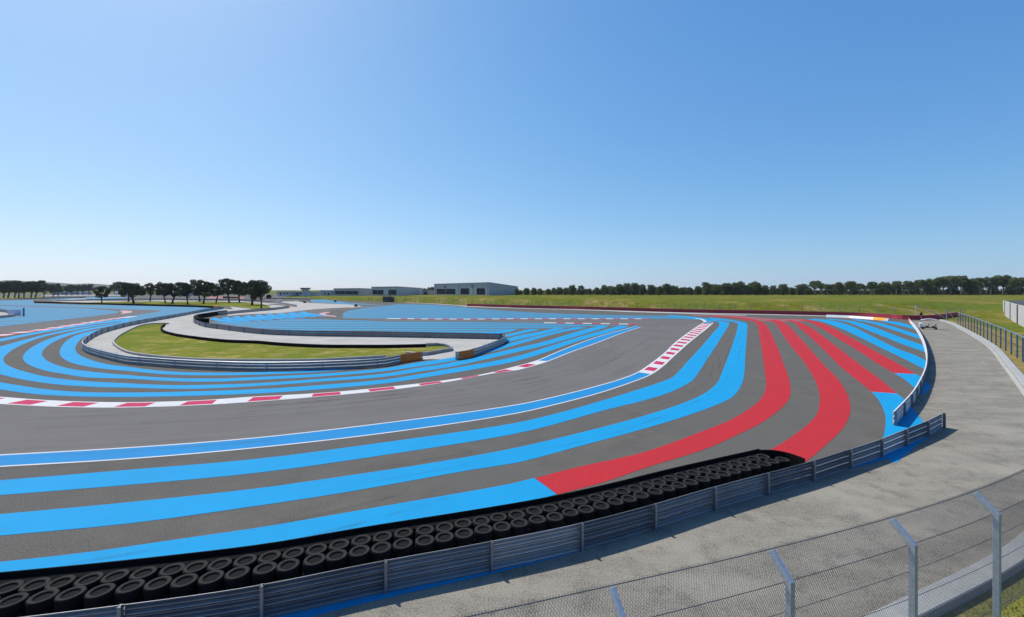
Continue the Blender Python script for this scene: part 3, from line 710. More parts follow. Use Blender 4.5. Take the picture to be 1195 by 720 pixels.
# ------------------------------------------------------------------ guardrails
def beam(z, th=.012, a=.30, bulge=.10):
    out = [(0, 0), (.004, .02), (bulge, .075), (bulge, .105), (.004, .14), (.004, .16), (bulge, .195), (bulge, .225), (.004, .27), (0, .29)]
    out = [(o, h * a / .29) for o, h in out]
    out = [(o, z + h) for o, h in out]
    return out + [(o - th, h) for o, h in out[::-1]]

def guardrail(name, label, pathw, H=.95, nb=3, side=1, spacing=3.25, sections=False, orange=None, m=M_galv, mp=M_galv2, end_cap=False, phase=0, step=.8):
    pw = [p.copy() for p in pathw]
    L = plen(pw)[-1]
    o0 = pw[0].copy()
    t = thing(name, label, 'guardrail', (o0.x, o0.y, 0))
    for p in pw: p -= o0
    pitch = H / nb
    cuts = []
    s = phase
    while s <= L + .01: cuts.append(s); s += spacing
    def seg(a, b, m_, nm='rail', grow=0):
        pts = sub_arc(pw, a, b, step)
        for k in range(nb):
            r = MB(); pr = [(side * (o + grow), h) for o, h in beam(k * pitch + .015, a=pitch - .03)]
            if grow: pr = [(side * (.1 + .012), k * pitch + .01), (side * (.1 + .012), (k + 1) * pitch - .02), (side * .085, (k + 1) * pitch - .02), (side * .085, k * pitch + .01)]
            r.sweep(pts, pr); ob = r.build(nm, m_, t)
            if grow: ob['label'] = 'orange end panel'
    if sections:
        for i, (a, b) in enumerate(zip([0] + cuts, cuts + [L])):
            if b - a < .3: continue
            mm = [M_galv, M_galv2, M_galv2, M_galv, M_galv3, M_galv2, M_galv][i % 7]
            seg(a + .004, b - .004, mm)
    else:
        seg(0, L, m)
    if orange:
        for a, b in orange: seg(max(0, a if a >= 0 else L + a), min(L, b if b > 0 else L + b), M_orange, 'orange_panel', 1)
    for i, s in enumerate(cuts[:99]):
        p, d = at_arc(pw, min(s, L - .06)); n = Vector((-d.y, d.x)) * side
        ax = Matrix(((d.x, -d.y, 0), (d.y, d.x, 0), (0, 0, 1)))
        c = p - n * .085
        b = MB()
        b.box((c.x, c.y, H / 2), (.012, .11, H + .03), ax=ax)
        q = c + n * .055; b.box((q.x, q.y, H / 2), (.085, .010, H + .03), ax=ax)
        q = c - n * .055; b.box((q.x, q.y, H / 2), (.085, .010, H + .03), ax=ax)
        q = p - n * .016; b.box((q.x, q.y, H * .5), (.06, .022, H * .96), ax=ax)
        b.build('post', mp, t)
    return t
LR1 = plen(RAIL1)[-1]
guardrail('guardrail', 'long triple beam steel guardrail in front of the tyre stacks by the service road', RAIL1, sections=True, phase=(LR1 - .04) % 3.25, step=.6)
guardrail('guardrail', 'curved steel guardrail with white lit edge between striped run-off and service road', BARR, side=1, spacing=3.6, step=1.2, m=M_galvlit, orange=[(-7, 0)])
guardrail('guardrail', 'sweeping grey guardrail round the left end of the infield path, orange at its right end', resample(isl_rail_base, step=1.5), H=1.05, side=-1, spacing=6, step=1.5, orange=[(-3.5, -.3)], m=M_galv)
Lr2 = plen(rail2_base)[-1]
guardrail('guardrail', 'dark guardrail along the upper edge of the infield path beside the worn blue run-off', resample(rail2_base, step=2), H=1.1, side=-1, spacing=7, step=2, m=M_galv2, orange=[(-4, -.5)])
rail3 = G([('A5', [(660, 478), (790, 452), (1000, 372), (1100, 325), (1118, 305), (1095, 285), (1048, 285)])], prune=False)
guardrail('guardrail', 'short guardrail piece with orange left end beside the gap in the infield barrier', rail3, H=1.05, side=-1, spacing=4, orange=[(.4, 3.6)], m=M_galv)
isl2_front = G([('F1', [(235, 259), (500, 266), (850, 276), (1195, 285)]), ('F2', [(150, 289), (300, 296)])], smooth=False)
def belt_wall(name, label, pathw, H, w, m1, m2=None, cat='barrier', step=2.0):
    t = thing(name, label, cat, (pathw[0].x, pathw[0].y, 0)); pw = resample([p - pathw[0] for p in pathw], step=step)
    b = MB(); b.sweep(pw, [(0, 0), (0, H - .05), (.05, H), (w - .05, H), (w, H - .05), (w, 0)])
    b.build('belt_face', m1, t)
    if m2:
        c = MB(); c.sweep(pw, [(-.03, H + .004), (-.03, H + .075), (w + .03, H + .075), (w + .03, H + .004)]); c.build('top_strip', m2, t)
    return t
t = belt_wall('belt_barrier', 'long black belt barrier in front of the grass strip with pine trees', isl2_front, 1.0, .9, M_belt)
b = MB(); e = isl2_front[-1] - isl2_front[0]; d_ = (isl2_front[-1] - isl2_front[-2]).normalized()
b.box((e.x + d_.x * 2.2, e.y + d_.y * 2.2, .5), (4.2, 1.2, 1.05), math.atan2(d_.y, d_.x)); o = b.build('end_block', M_orange, t); o['label'] = 'orange end block'
guardrail('guardrail', 'far low guardrail behind the pine trees on the grass strip', G([('B2', [(-300, 494), (0, 491), (400, 482), (800, 472), (1195, 472)]), ('B3', [(700, 478), (1195, 484)]), ('B4', [(500, 494), (750, 524), (1030, 575)])], smooth=False), H=1.2, side=-1, spacing=16, step=6, m=M_galv2)
guardrail('guardrail', 'most distant dark guardrail at the far left beyond the paths', G([('B1', [(540, 462), (1195, 452)]), ('B2', [(20, 450), (120, 448)])], smooth=False), H=1.4, side=-1, spacing=20, step=8, m=M_galv2)
guardrail('guardrail', 'dark guardrail below the row of pines at the far left', [unp(-120, 350)] + G([('B1', [(0, 472), (300, 468), (520, 462)])], smooth=False), H=1.2, side=-1, spacing=18, step=6, m=M_galv2)
guardrail('guardrail', 'thin distant guardrail before the grass right of the last pine', G([('B4', [(600, 462), (900, 466)]), ('B5', [(300, 470), (510, 476)])], smooth=False), H=1.4, side=-1, spacing=20, step=6, m=M_galv2)
lrail = [unp(-60, 362)] + G([('F1', [(0, 320), (60, 330), (75, 336)])], smooth=False)
guardrail('guardrail', 'dark guardrail end on the concrete wedge at the left frame edge', lrail, H=1.2, side=-1, spacing=5, m=M_galv2)
lrail2 = [unp(-60, 377)] + G([('F1', [(0, 366), (90, 356), (145, 343)])], smooth=False)
guardrail('guardrail', 'pale low guardrail curving round the concrete wedge at the left frame edge', lrail2, H=.9, side=-1, spacing=5, m=M_galv)
# marker board on the wedge
p = unp(16.5, 369)
t = thing('marker_board', 'small blue and white marker board on the concrete wedge at the left', 'marker board', (p.x, p.y, 0))
b = MB(); b.box((0, 0, 1.45), (4.4, .12, 1.5)); b.build('board', mat('board_white', (.50, .58, .72), (.42, .50, .64), 2, rough=.6, world=False), t)
for x in (-1.9, 1.9):
    b = MB(); b.box((x, .1, 1.1), (.16, .12, 2.2)); b.build('leg', M_bluepost, t)
b = MB(); b.box((3.0, .2, 1.4), (.4, .3, 2.8)); b.build('pillar', M_bluepost, t)

# white guardrail with amber end in front of the maroon barrier
wr = [unp(964, 370), unp(990, 371.0), unp(1015, 372.8), unp(1036, 374.6)]
t = thing('white_barrier', 'low white barrier with an amber end panel in front of the maroon wall', 'barrier', (wr[0].x, wr[0].y, 0))
wp = resample([p - wr[0] for p in wr], step=1); Lw = plen(wp)[-1]
c1 = nearest(wr, unp(1018, 373.1))[1]; c2 = nearest(wr, unp(1032.5, 374.3))[1]
for nm, a, b_, hh, mm in (('white_panel', 0, c1, 1.0, M_panelwhite), ('amber_panel', c1, c2, 1.05, M_amber), ('end_panel', c2, Lw, 1.0, M_galv3)):
    b = MB(); b.sweep(sub_arc(wp, a, b_, .8), [(0, 0), (.3, hh * .75), (.5, hh * .75), (.8, 0)]); b.build(nm, mm, t)

# maroon belted barrier at the back
belt_wall('maroon_barrier', 'long maroon belted tyre barrier at the foot of the grass bank', REDW, 1.25, .9, M_redbelt, M_redtop, step=1.5)

# ------------------------------------------------------------------ tyre wall
M_tyreshade = mat('shaded_tyre_rubber', (.010, .010, .011), (.006, .006, .007), 4, rough=.9, world=False, spec=.1)  # darker copy of the tyre rubber, shade of sides and holes coloured in
def ring(r0, r1, z0, z1, n=22):
    """tyre standing flat: lathe profile"""
    prof = [(r1, z0 + .03), (r1 + .015, z0 + .012), (r0 - .05, z0), (r0 - .012, z0 + .025), (r0, z0 + .07), (r0, z1 - .045), (r0 - .008, z1 - .016), (r0 - .028, z1 - .001), (r0 - .06, z1), (r1 + .03, z1 - .004), (r1 + .005, z1 - .02), (r1, z1 - .05), (r1 + .02, z1 - .10), (r1 + .02, z0 + .10), (r1, z0 + .05)]
    vs, fs, m = [], [], len(prof)
    for k in range(n):
        a = 6.28318 * k / n
        vs += [(r * math.cos(a), r * math.sin(a), z) for r, z in prof]
    for k in range(n):
        for j in range(m):
            a, b2 = k * m + j, k * m + (j + 1) % m; c, d = ((k + 1) % n) * m + j, ((k + 1) % n) * m + (j + 1) % m
            fs.append((a, b2, d, c))
    return vs, fs
TR = .322; TH = .31
proto = thing('tyre_stack', 'black tyre stack in the row nearest the guardrail', 'tyre stack', group='tyre stacks nearest the guardrail')
for k in range(3):
    q = MB(); q.add(*ring(TR, .195, 0, TH))
    if k == 2: q.add([(.205 * math.cos(a * .3927), .205 * math.sin(a * .3927), TH - .055) for a in range(16)], [tuple(range(16))])  # dark disc stands in for the shade down the tyre hole
    o = q.build('tyre', [M_tyre, M_tyreshade], proto, smooth=True); o.location.z = k * (TH + .003)
    for pl_ in o.data.polygons:
        cx_ = pl_.center; rr = math.hypot(cx_.x, cx_.y)
        if rr > TR - .03 or cx_.z < TH - .05: pl_.material_index = 1  # shade painted on sides and hole, lit top ring stays lighter
first = True
rowdefs = [(.78, 'black tyre stack in the row nearest the guardrail', 'tyre stacks nearest the guardrail', 0.0), (1.37, 'black tyre stack in the row beside the black belt', 'tyre stacks beside the belt', .33)]
T_END = nearest(RAIL1, Vector((13.35, 20.6)))[1]
for off, lab, grp, ph in rowdefs:
    rowp = offset(RAIL1, off); Lr = nearest(rowp, at_arc(RAIL1, T_END)[0])[1] - .15
    s = Lr - ph - (.15 if ph else 0)
    cnt = 0
    while s > 14 and cnt < 50:
        p, d = at_arc(rowp, s)
        o = proto if first else copy_tree(proto)
        first = False
        o.location = (p.x + rnd.uniform(-.02, .02), p.y + rnd.uniform(-.025, .025), 0); o.rotation_euler = (rnd.uniform(-.025, .025), rnd.uniform(-.025, .025), rnd.uniform(0, 6.28))
        o['label'] = lab; o['group'] = grp
        if cnt == 0:
            o['label'] = 'last black tyre stack at the right end of the row ' + ('nearest the guardrail' if ph == 0 else 'beside the belt')
            del o['group']
        s -= .66 + rnd.uniform(-.012, .012); cnt += 1
bp = sub_arc(offset(RAIL1, 2.05), 6, T_END - 1.0, .7)
e0, ed = at_arc(RAIL1, T_END); en = Vector((-ed.y, ed.x))
bp += spline([tuple(e0 + en * 1.95 - ed * .2), tuple(e0 + en * 1.6 + ed * .45), tuple(e0 + en * 1.1 + ed * .72), tuple(e0 + en * .55 + ed * .75), tuple(e0 + en * .22 + ed * .7)], 5)
t = thing('belt_barrier', 'black conveyor belt wall wrapped round the track side of the tyre stacks', 'belt', (bp[0].x, bp[0].y, 0))
b = MB(); b.sweep([p - bp[0] for p in bp], [(0, 0), (0, 1.0), (-.05, 1.0), (-.05, 0)]); b.build('belt_face', M_belt, t)
fb_a = [p - bp[0] for p in sub_arc(offset(RAIL1, 1.99), 6, T_END - .6, .7)]
b = MB(); b.sweep(fb_a, [(0, .0), (0, .84), (-.30, .84), (-.30, 0)]); b.build('gap_shade_fill', M_belt, t)  # black fill put in as the shade between belt and tyres

# black tyre wall at the left of the middle run-off
tw = G([('G2', [(440, 222), (330, 215), (300, 190), (345, 165), (450, 145), (560, 125), (650, 112)])], prune=False)
belt_wall('belt_barrier', 'black padded barrier curling round the left tip of the middle run-off', tw, 1.35, .9, M_belt, step=1.2)

# ------------------------------------------------------------------ near wire fence
FB = spline([(-9.2, 5.4), (-5.6, 6.3), (-1.9, 7.24), (1.88, 8.37), (5.56, 9.55), (9.25, 10.86), (12.75, 12.28), (16.3, 13.95), (19.8, 15.85), (23.3, 18.0)], 6)   # under the bent tips
FN = [Vector((n.x, n.y)) for n in normals(FB)]
fence = thing('debris_fence', 'tall wire mesh fence with bent zinc posts in the near right corner', 'fence', (0, 0, 0))
BEND, TIP, LEAN = 3.0, 3.4, .44
posts_xy = [(-9.2, 5.4), (-5.6, 6.3), (-1.9, 7.24), (1.88, 8.37), (5.56, 9.55), (9.25, 10.86), (12.75, 12.28), (16.3, 13.95), (19.8, 15.85), (23.3, 18.0)]
for x, y in posts_xy:
    p, tt = nearest(FB, Vector((x, y))); d = at_arc(FB, tt)[1]; n = Vector((-d.y, d.x))
    ang = math.atan2(d.y, d.x)
    w_, dp = .055, .07
    prof = []
    base = p - n * LEAN
    b = MB()
    st = [(base, -.02, n, Vector((0, 0, 1))), (base, BEND, None, None), (p, TIP, None, None)]
    c0 = [Vector((base.x, base.y, -.3)), Vector((base.x, base.y, BEND)), Vector((p.x, p.y, TIP))]
    nn = Vector((n.x, n.y, 0)); dd = Vector((d.x, d.y, 0))
    lean = (c0[2] - c0[1]).normalized(); up = Vector((0, 0, 1)); mid = (lean + up).normalized()
    vs = []
    for q, tdir in ((c0[0], up), (c0[1], mid), (c0[2], lean)):
        f = dd.cross(tdir).normalized()
        sc = 1.08 if tdir is mid else 1
        for a, bb in ((-1, -1), (1, -1), (1, 1), (-1, 1)): vs.append(q + dd * (w_ * a) + f * (dp * bb * sc))
    fs = [(0, 1, 5, 4), (1, 2, 6, 5), (2, 3, 7, 6), (3, 0, 4, 7), (4, 5, 9, 8), (5, 6, 10, 9), (6, 7, 11, 10), (7, 4, 8, 11), (8, 9, 10, 11), (3, 2, 1, 0)]
    b.add(vs, fs)
    po = b.build('post', M_post, fence)
    bv = po.modifiers.new('bevel', 'BEVEL'); bv.width = .008; bv.segments = 2
def fence_pt(s, h):
    """arc along fence, height along the panel -> point (vertical part then leaning part)"""
    p, d = at_arc(FB, s); n = Vector((-d.y, d.x))
    off = -LEAN + .075
    if h <= BEND: q = p + n * off; return Vector((q.x, q.y, h))
    k = (h - BEND) / math.hypot(LEAN, TIP - BEND); q = p + n * (off + LEAN * k)
    return Vector((q.x, q.y, BEND + (TIP - BEND) * k))
LF = plen(FB)[-1]; HT = BEND + math.hypot(LEAN, TIP - BEND)
FBr = resample(FB, step=.4)
for h, r in ((HT - .01, .011), (BEND - .03, .009), (2.35, .008), (1.7, .008), (1.05, .008), (.4, .008)):
    b = MB(); b.tube([fence_pt(LF * i / 80, h) for i in range(81)], r, 4); b.build('cable', M_wire, fence)
# chain link: two families of slanted wires
b = MB(); pitch = .06; r = .0031
S_TAB = [at_arc(FB, LF * i / 400) for i in range(401)]
def fpt(s, h):
    p, d = S_TAB[min(400, max(0, int(s / LF * 400 + .5)))]
    pe, de = p + d * (s - LF * min(400, max(0, int(s / LF * 400 + .5))) / 400), d
    n = Vector((-de.y, de.x)); off = -LEAN + .085
    if h <= BEND: q = pe + n * off; return Vector((q.x, q.y, h))
    k = (h - BEND) / (HT - BEND); q = pe + n * (off + LEAN * k)
    return Vector((q.x, q.y, BEND + (TIP - BEND) * k))
H0 = .25
slope = .55   # horizontal run per metre of height: stretched diamonds
for fam in (1, -1):
    s = -4.0
    while s < LF + 4:
        pts = []
        for h in (H0, (H0 + BEND) / 2, BEND, HT):
            ss = s + fam * slope * (h - H0)
            pts.append((ss, h))
        inside = [(a, h) for a, h in pts if 0 <= a <= LF]
        if len(inside) >= 2:
            P = [fpt(a, h) for a, h in inside]
            b.tube(P + ([P[-1] + Vector((0, 0, .035))] if inside[-1][1] == HT else []), r, 3, caps=False)
        s += pitch
b.build('wire_mesh', M_wire, fence)

# far right fence with slate blue posts
fp = []
for zx, zy in ((735, 412), (760, 424), (785, 436), (812, 449), (838, 462), (860, 474), (882, 486), (908, 500), (932, 515), (965, 533), (990, 548), (1020, 566), (1058, 588), (1088, 606), (1122, 627), (1158, 652), (1192, 676)):
    x, y = px('F6', [(zx, zy)])[0]; fp.append(unp(x, y))
fpl = spline([tuple(p) for p in fp[::4]] + [(54.5, 46.5), (44, 36)], 8)
fl = plen(fpl)[-1]
t = thing('post_fence', 'slate blue post fence with top rail on the dry verge at the right', 'fence', (fpl[0].x, fpl[0].y, 0))
o0 = fpl[0]
npost = int(fl / 4.55)
for i in range(npost + 1):
    p, d = at_arc(fpl, fl * i / npost); p = p - o0
    b = MB(); b.box((p.x, p.y, 1.55), (.16, .16, 3.12), math.atan2(d.y, d.x)); b.build('post', M_bluepost, t)
b = MB(); b.tube([(p.x - o0.x, p.y - o0.y, 3.12) for p in resample(fpl, step=2)], .085, 5); b.build('top_rail', M_bluepost, t)
for h in (.5, 1.2, 1.9, 2.5):
    b = MB(); b.tube([(p.x - o0.x, p.y - o0.y, h) for p in resample(fpl, step=3)], .012, 3); b.build('wire', M_wire, t)

# catch fence posts behind the maroon barrier
cf = offset(FOOT[9:], .6)
cfx = [437, 449, 462, 475, 488]
t = thing('catch_fence', 'long line of thin grey posts and wires along the grass bank', 'fence', (0, 0, 0))
cpath = FOOT[3:9] + [p + n * 3.0 for p, n in zip(REDW[4:36], normals(REDW)[4:36])]
CL = plen(cpath)[-1]; npo = int(CL / 5.4)
for i in range(npo + 1):
    p, d = at_arc(cpath, CL * i / npo)
    b = MB(); b.box((p.x, p.y, 1.75), (.14, .14, 3.5), math.atan2(d.y, d.x))
    if i < 99: b.build('post', M_galv2, t)
cres = resample(cpath, step=4)
for h in (1.4, 2.1, 2.8, 3.45):
    b = MB(); b.tube([(p.x, p.y, h) for p in cres], .016, 3); b.build('wire', M_wire, t)
pe = cpath[-1]
b = MB(); q1 = unp(1079.5, 373); b.tube([(q1.x, q1.y + 3, 4.2), (q1.x + 7.5, q1.y + 1, .3)], .11, 5); b.build('brace', M_galv3, t)
b = MB(); b.box((q1.x, q1.y + 3, 2.1), (.2, .2, 4.2)); b.build('post', M_galv3, t)
# corner frame at the right end of the maroon barrier
q = unp(1105, 375)
t = thing('fence_gate_frame', 'two steel posts with a slanted brace at the corner where road meets maroon wall', 'gate frame', (q.x, q.y, 0))
for dx, hh in ((0, 3.6), (5.5, 3.6)):
    b = MB(); b.box((dx, dx * .3, hh / 2), (.18, .18, hh)); b.build('post', M_bluepost, t)
b = MB(); b.tube([(0, 0, 3.5), (1.6, -1, 0)], .06, 5); b.build('brace', M_galv3, t)
b = MB(); b.tube([(0, 0, 3.5), (5.5, 1.65, 3.5)], .05, 5); b.build('top_rail', M_bluepost, t)

# ------------------------------------------------------------------ cart with canopy
t = thing('utility_cart', 'small open cart with white front and arched pale canopy on the service road', 'cart', (94.9, 101.4, 0), -.72)
def lbox(c, d, name, m, par=t, bev=.05):
    q = MB(); q.box(c, d); o = q.build(name, m, par)
    if bev:
        bv = o.modifiers.new('b', 'BEVEL'); bv.width = bev; bv.segments = 2
    return o
lbox((-1.35, 0, .80), (.72, .95, 1.2), 'front_body', M_cartwhite, bev=.16)
lbox((-.15, 0, .38), (2.6, 1.05, .16), 'floor_pan', M_cartdark)
lbox((-.35, 0, .62), (.55, 1.0, .25), 'seat', M_cartdark, bev=.06); lbox((.0, 0, .98), (.12, 1.0, .5), 'backrest', M_cartdark, bev=.05)
lbox((.75, 0, .62), (.55, 1.0, .25), 'seat', M_cartdark, bev=.06); lbox((1.1, 0, .98), (.12, 1.0, .5), 'backrest', M_cartdark, bev=.05)
cn = MB(); vs = []; NX, NY = 13, 5
for i in range(NX):
    for j in range(NY):
        u = -1 + 2 * i / (NX - 1); v_ = -1 + 2 * j / (NY - 1); vs.append((.12 + 1.52 * u, .75 * v_, 2.42 - .30 * u * u - .07 * v_ * v_))
fs = [(i * NY + j, i * NY + j + 1, (i + 1) * NY + j + 1, (i + 1) * NY + j) for i in range(NX - 1) for j in range(NY - 1)]
cn.add(vs, fs); o = cn.build('canopy', M_canopy, t, smooth=True); sd = o.modifiers.new('s', 'SOLIDIFY'); sd.thickness = .06
for x in (-1.1, 1.25):
    for y in (-.5, .5):
        q = MB(); q.tube([(x, y, .5), (x, y, 2.25)], .010, 5); q.build('canopy_post', M_canopy, t)
for x in (-1.0, 1.1):
    for y in (-.58, .58):
        q = MB(); vs, fs = ring(.27, .10, -.09, .09, 14); q.add([(x + a, y + c, .27 + b_) for a, b_, c in vs], fs); w_ = q.build('wheel', M_tyre, t, smooth=True)
q = unp(1075, 376)
t2 = thing('marker_sign', 'round dark sign on a pole before the maroon wall near the cart', 'sign', (q.x, q.y, 0))
b = MB(); b.tube([(0, 0, 0), (0, 0, 2.2)], .07, 6); b.build('pole', M_galv2, t2)
b = MB(); b.tube([(0, -.06, 2.3), (0, .06, 2.3)], .42, 14); b.build('sign_face', M_cartdark, t2)
# second small canopy cart far away on the infield
cc = copy_tree(t); q = unp(326, 353.5); cc.location = (q.x, q.y, 0); cc.rotation_euler.z = .3
cc['label'] = 'tiny distant cart with pale canopy behind the guardrail right of the pines'

for (a_, b_), lab in zip((px('B5', [(425, 521)])[0], px('B5', [(850, 506)])[0], px('B5', [(1140, 572)])[0]), ('tiny dark marker block on the pale apron, leftmost of three', 'tiny dark marker block at the edge of the distant track, middle of three', 'tiny dark marker block near the middle distance kerb, rightmost of three')):
    q = unp(a_, b_); t3 = thing('marker_block', lab, 'marker block', (q.x, q.y, 0))
    b = MB(); b.box((0, 0, .55), (1.5, .8, 1.1)); b.build('block', M_hut, t3)
    b = MB(); b.box((0, 0, 1.2), (1.2, .6, .2)); b.build('cap', M_cartdark, t3)

# ------------------------------------------------------------------ curved white panelled wall at far right with dark oval road
cw = [unp(1172.3, 361.5, 1.6), unp(1176, 363.8, 1.6), unp(1183, 367.5, 1.6), unp(1192, 371.5, 1.6), unp(1206, 377, 1.6), unp(1225, 384, 1.6)]
cw = spline([tuple(p) for p in cw], 5)
t = thing('panel_wall', 'curved white wall with dark upright strips at the far right', 'wall', (cw[0].x, cw[0].y, 0))
cz = 2.0; lc = [p - cw[0] for p in cw]; CLn = plen(lc)[-1]
M_wall2 = mat('off_white_wall', (.44, .43, .43), (.36, .355, .355), .8, rough=.85)
scut = [nearest(cw, unp(x_, y_, 1.6))[1] for x_, y_ in ((1174.6, 363), (1181.6, 366.8), (1190.6, 370.9), (1201, 375), (1213, 379.5))]
prev = 0
for k, sc_ in enumerate(scut + [CLn]):
    wd = 3.0
    if sc_ - prev > wd + .5:
        q = MB(); q.sweep(sub_arc(lc, prev, sc_ - wd), [(0, -2.0), (0, 5.0), (-.4, 5.0), (-.4, -2.0)]); q.build('white_panel', M_wall2, t)
    q = MB(); q.sweep(sub_arc(lc, max(0, sc_ - wd), sc_), [(.04, -2.0), (.04, 4.97), (-.44, 4.97), (-.44, -2.0)]); q.build('dark_strip', M_darkdoor, t)
    prev = sc_
q = MB(); q.ladder(offset(cw, .5), [p + Vector((p.x, p.y)).normalized() * 160 + Vector((60, 0)) for p in cw], 4.9); q.flat('oval_road', M_farasph)

# ------------------------------------------------------------------ buildings
def shed(name, label, pl, pc, pr, zb, hl, hc, hr, m_wall, doors, windows=(), cat='hangar'):
    """front wall from pl to pc, side wall pc to pr, flat sloping roof; doors: (u0,u1,z0,z1) along the front"""
    pl, pc, pr = Vector(pl), Vector(pc), Vector(pr); pb = pl + (pr - pc)
    t = thing(name, label, cat, (pc.x, pc.y, zb)); o0 = pc
    L = [p - o0 for p in (pl, pc, pr, pb)]; H = [hl, hc, hr, hr]
    b = MB(); vs = [(*p, -1) for p in L] + [(*p, h) for p, h in zip(L, H)]
    b.add(vs, [(0, 1, 5, 4), (1, 2, 6, 5), (2, 3, 7, 6), (3, 0, 4, 7), (3, 2, 1, 0)]); b.build('wall', m_wall, t)
    cen = sum((p for p in L), Vector((0, 0))) / 4
    r = MB(); ro = [(p + (p - cen).normalized() * .5) for p in L]
    vs = [(*p, h + .02) for p, h in zip(ro, H)] + [(*p, h + .45) for p, h in zip(ro, H)]
    r.add(vs, [(0, 1, 5, 4), (1, 2, 6, 5), (2, 3, 7, 6), (3, 0, 4, 7), (3, 2, 1, 0), (4, 5, 6, 7)]); r.build('roof', M_roof, t)
    hseg = [(L[0], L[1], hl, hc), (L[1], L[2], hc, hr)]
    f = L[1] - L[0]; fl_ = f.length; fd = f.normalized(); fn = Vector((fd.y, -fd.x))
    if fn.dot(cen - L[0]) > 0: fn = -fn
    ax = Matrix(((fd.x, -fd.y, 0), (fd.y, fd.x, 0), (0, 0, 1)))
    if cat == 'hangar':
        for u in (0.02, .24, .475, .735, .975):
            c = L[0] + fd * fl_ * u + fn * .12; hh = hl + (hc - hl) * u
            q = MB(); q.box((c.x, c.y, hh / 2), (.45, .25, hh - .2), ax=ax); q.build('downpipe', M_roof, t)
        c = (L[0] + L[1]) / 2 + fn * .14; q = MB(); hm_ = min(hl, hc)
        q.box((c.x, c.y, hm_ - .5), (fl_ * .995, .2, .7), ax=ax); q.build('fascia', M_roof, t)
        c = (L[0] + L[1]) / 2 + fn * .1; q = MB(); q.box((c.x, c.y, .25), (fl_ * .99, .25, .9), ax=ax); q.build('plinth', M_wall, t)
    for nm, lst, mm in (('door', doors, M_darkdoor), ('window', windows, M_glass)):
        for u0, u1, z0, z1 in lst:
            c = L[0] + fd * fl_ * (u0 + u1) / 2 + fn * .08
            q = MB(); q.box((c.x, c.y, (z0 + z1) / 2), ((u1 - u0) * fl_, .2, z1 - z0), ax=ax); q.build(nm, mm, t)
    return t
shed('hangar', 'largest grey hangar with three dark doors behind the grass bank', (-82, 470), (-20.7, 402), (6.0, 460), PZ, 11.0, 11.6, 8.2, M_shed,
     [(.055, .42, 0, 6.1), (.52, .67, 0, 6.6), (.80, .935, 0, 6.6)], [(.20, .235, 7.3, 9.6), (.71, .745, 7.3, 9.8)])
shed('hangar', 'middle grey hangar with pale fascia and two dark doors', (-152, 482), (-117, 456), (-101, 505), 3.3, 8.4, 8.6, 7.0, M_shedpale,
     [(.05, .47, 0, 5.4), (.66, .95, 0, 5.5)])
shed('annexe', 'small low grey annexe right of the middle hangar', (-100, 497), (-92, 490), (-84, 498), 3.3, 5.0, 5.0, 4.6, M_shed, [(.3, .8, 0, 3.2)], cat='building')
shed('hangar', 'leftmost low grey hangar with one wide dark doorway', (-205, 512), (-166, 487), (-150, 530), 3.0, 7.0, 7.3, 6.0, M_shed, [(.06, .93, .2, 4.6)])
shed('low_building', 'pale low building with dark windows left of the leftmost hangar', (-241, 560), (-218, 552), (-205, 580), 2.6, 5.3, 5.3, 5.0, M_render, [(.28, .34, 0, 3), (.42, .48, 0, 3)], [(.6, .72, 1.5, 3.2), (.78, .9, 1.5, 3.2)], cat='building')
shed('low_building', 'bluish low building block right of the last pine on the horizon', (-300, 570), (-277, 556), (-266, 580), 2.0, 4.3, 4.3, 4.0, M_render, [(.2, .32, 0, 3)], [(.45, .6, 1.5, 3.6), (.7, .9, 1.5, 3.6)], cat='building')
shed('low_building', 'bluish low building block just left of the control tower', (-275, 566), (-250, 552), (-242, 575), 2.0, 4.0, 4.0, 3.8, M_render, [(.1, .2, 0, 3)], [(.3, .5, 1.5, 3.4), (.6, .85, 1.5, 3.4)], cat='building')
shed('low_building', 'small pale shed right of the control tower', (-232, 556), (-224, 552), (-218, 562), 2.2, 4.2, 4.2, 4, M_render, [(.3, .7, 0, 2.6)], cat='building')
tz = thing('control_tower', 'squat pale control tower with dark overhanging cab on the horizon', 'tower', (-241, 520, 2.2))
b = MB(); b.box((0, 0, 3.0), (6.0, 6.0, 8.0)); b.build('shaft', M_render, tz)
b = MB(); b.box((0, 0, 7.9), (8.2, 8.2, 1.7)); b.build('cab', M_glass, tz)
b = MB(); b.box((0, 0, 8.92), (9, 9, .3)); b.build('roof', M_roof, tz)
q = unp(455, 352.3)
t = thing('trackside_hut', 'small dark grey hut at the foot of the bank before the middle hangar', 'hut', (q.x, q.y - 4, 0))
b = MB(); b.box((-.9, 0, 1.9), (5.6, 3, 3.8)); b.build('wall', M_hut, t)
b = MB(); b.box((2.9, .3, 1.8), (2.0, 2.6, 3.6)); b.build('side_cabin', M_darkdoor, t)
b = MB(); b.box((0, 0, 3.93), (8.6, 3.6, .22)); b.build('roof', M_hut, t)
b = MB(); b.box((1.0, .6, 4.7), (.7, .4, 1.4)); b.build('chimney', M_hut, t)
for i, x in enumerate((-2.4, .2)):
    b = MB(); b.box((x, -1.54, 2.2), (1.2, .1, 1.3)); b.build('window', M_glass, t)
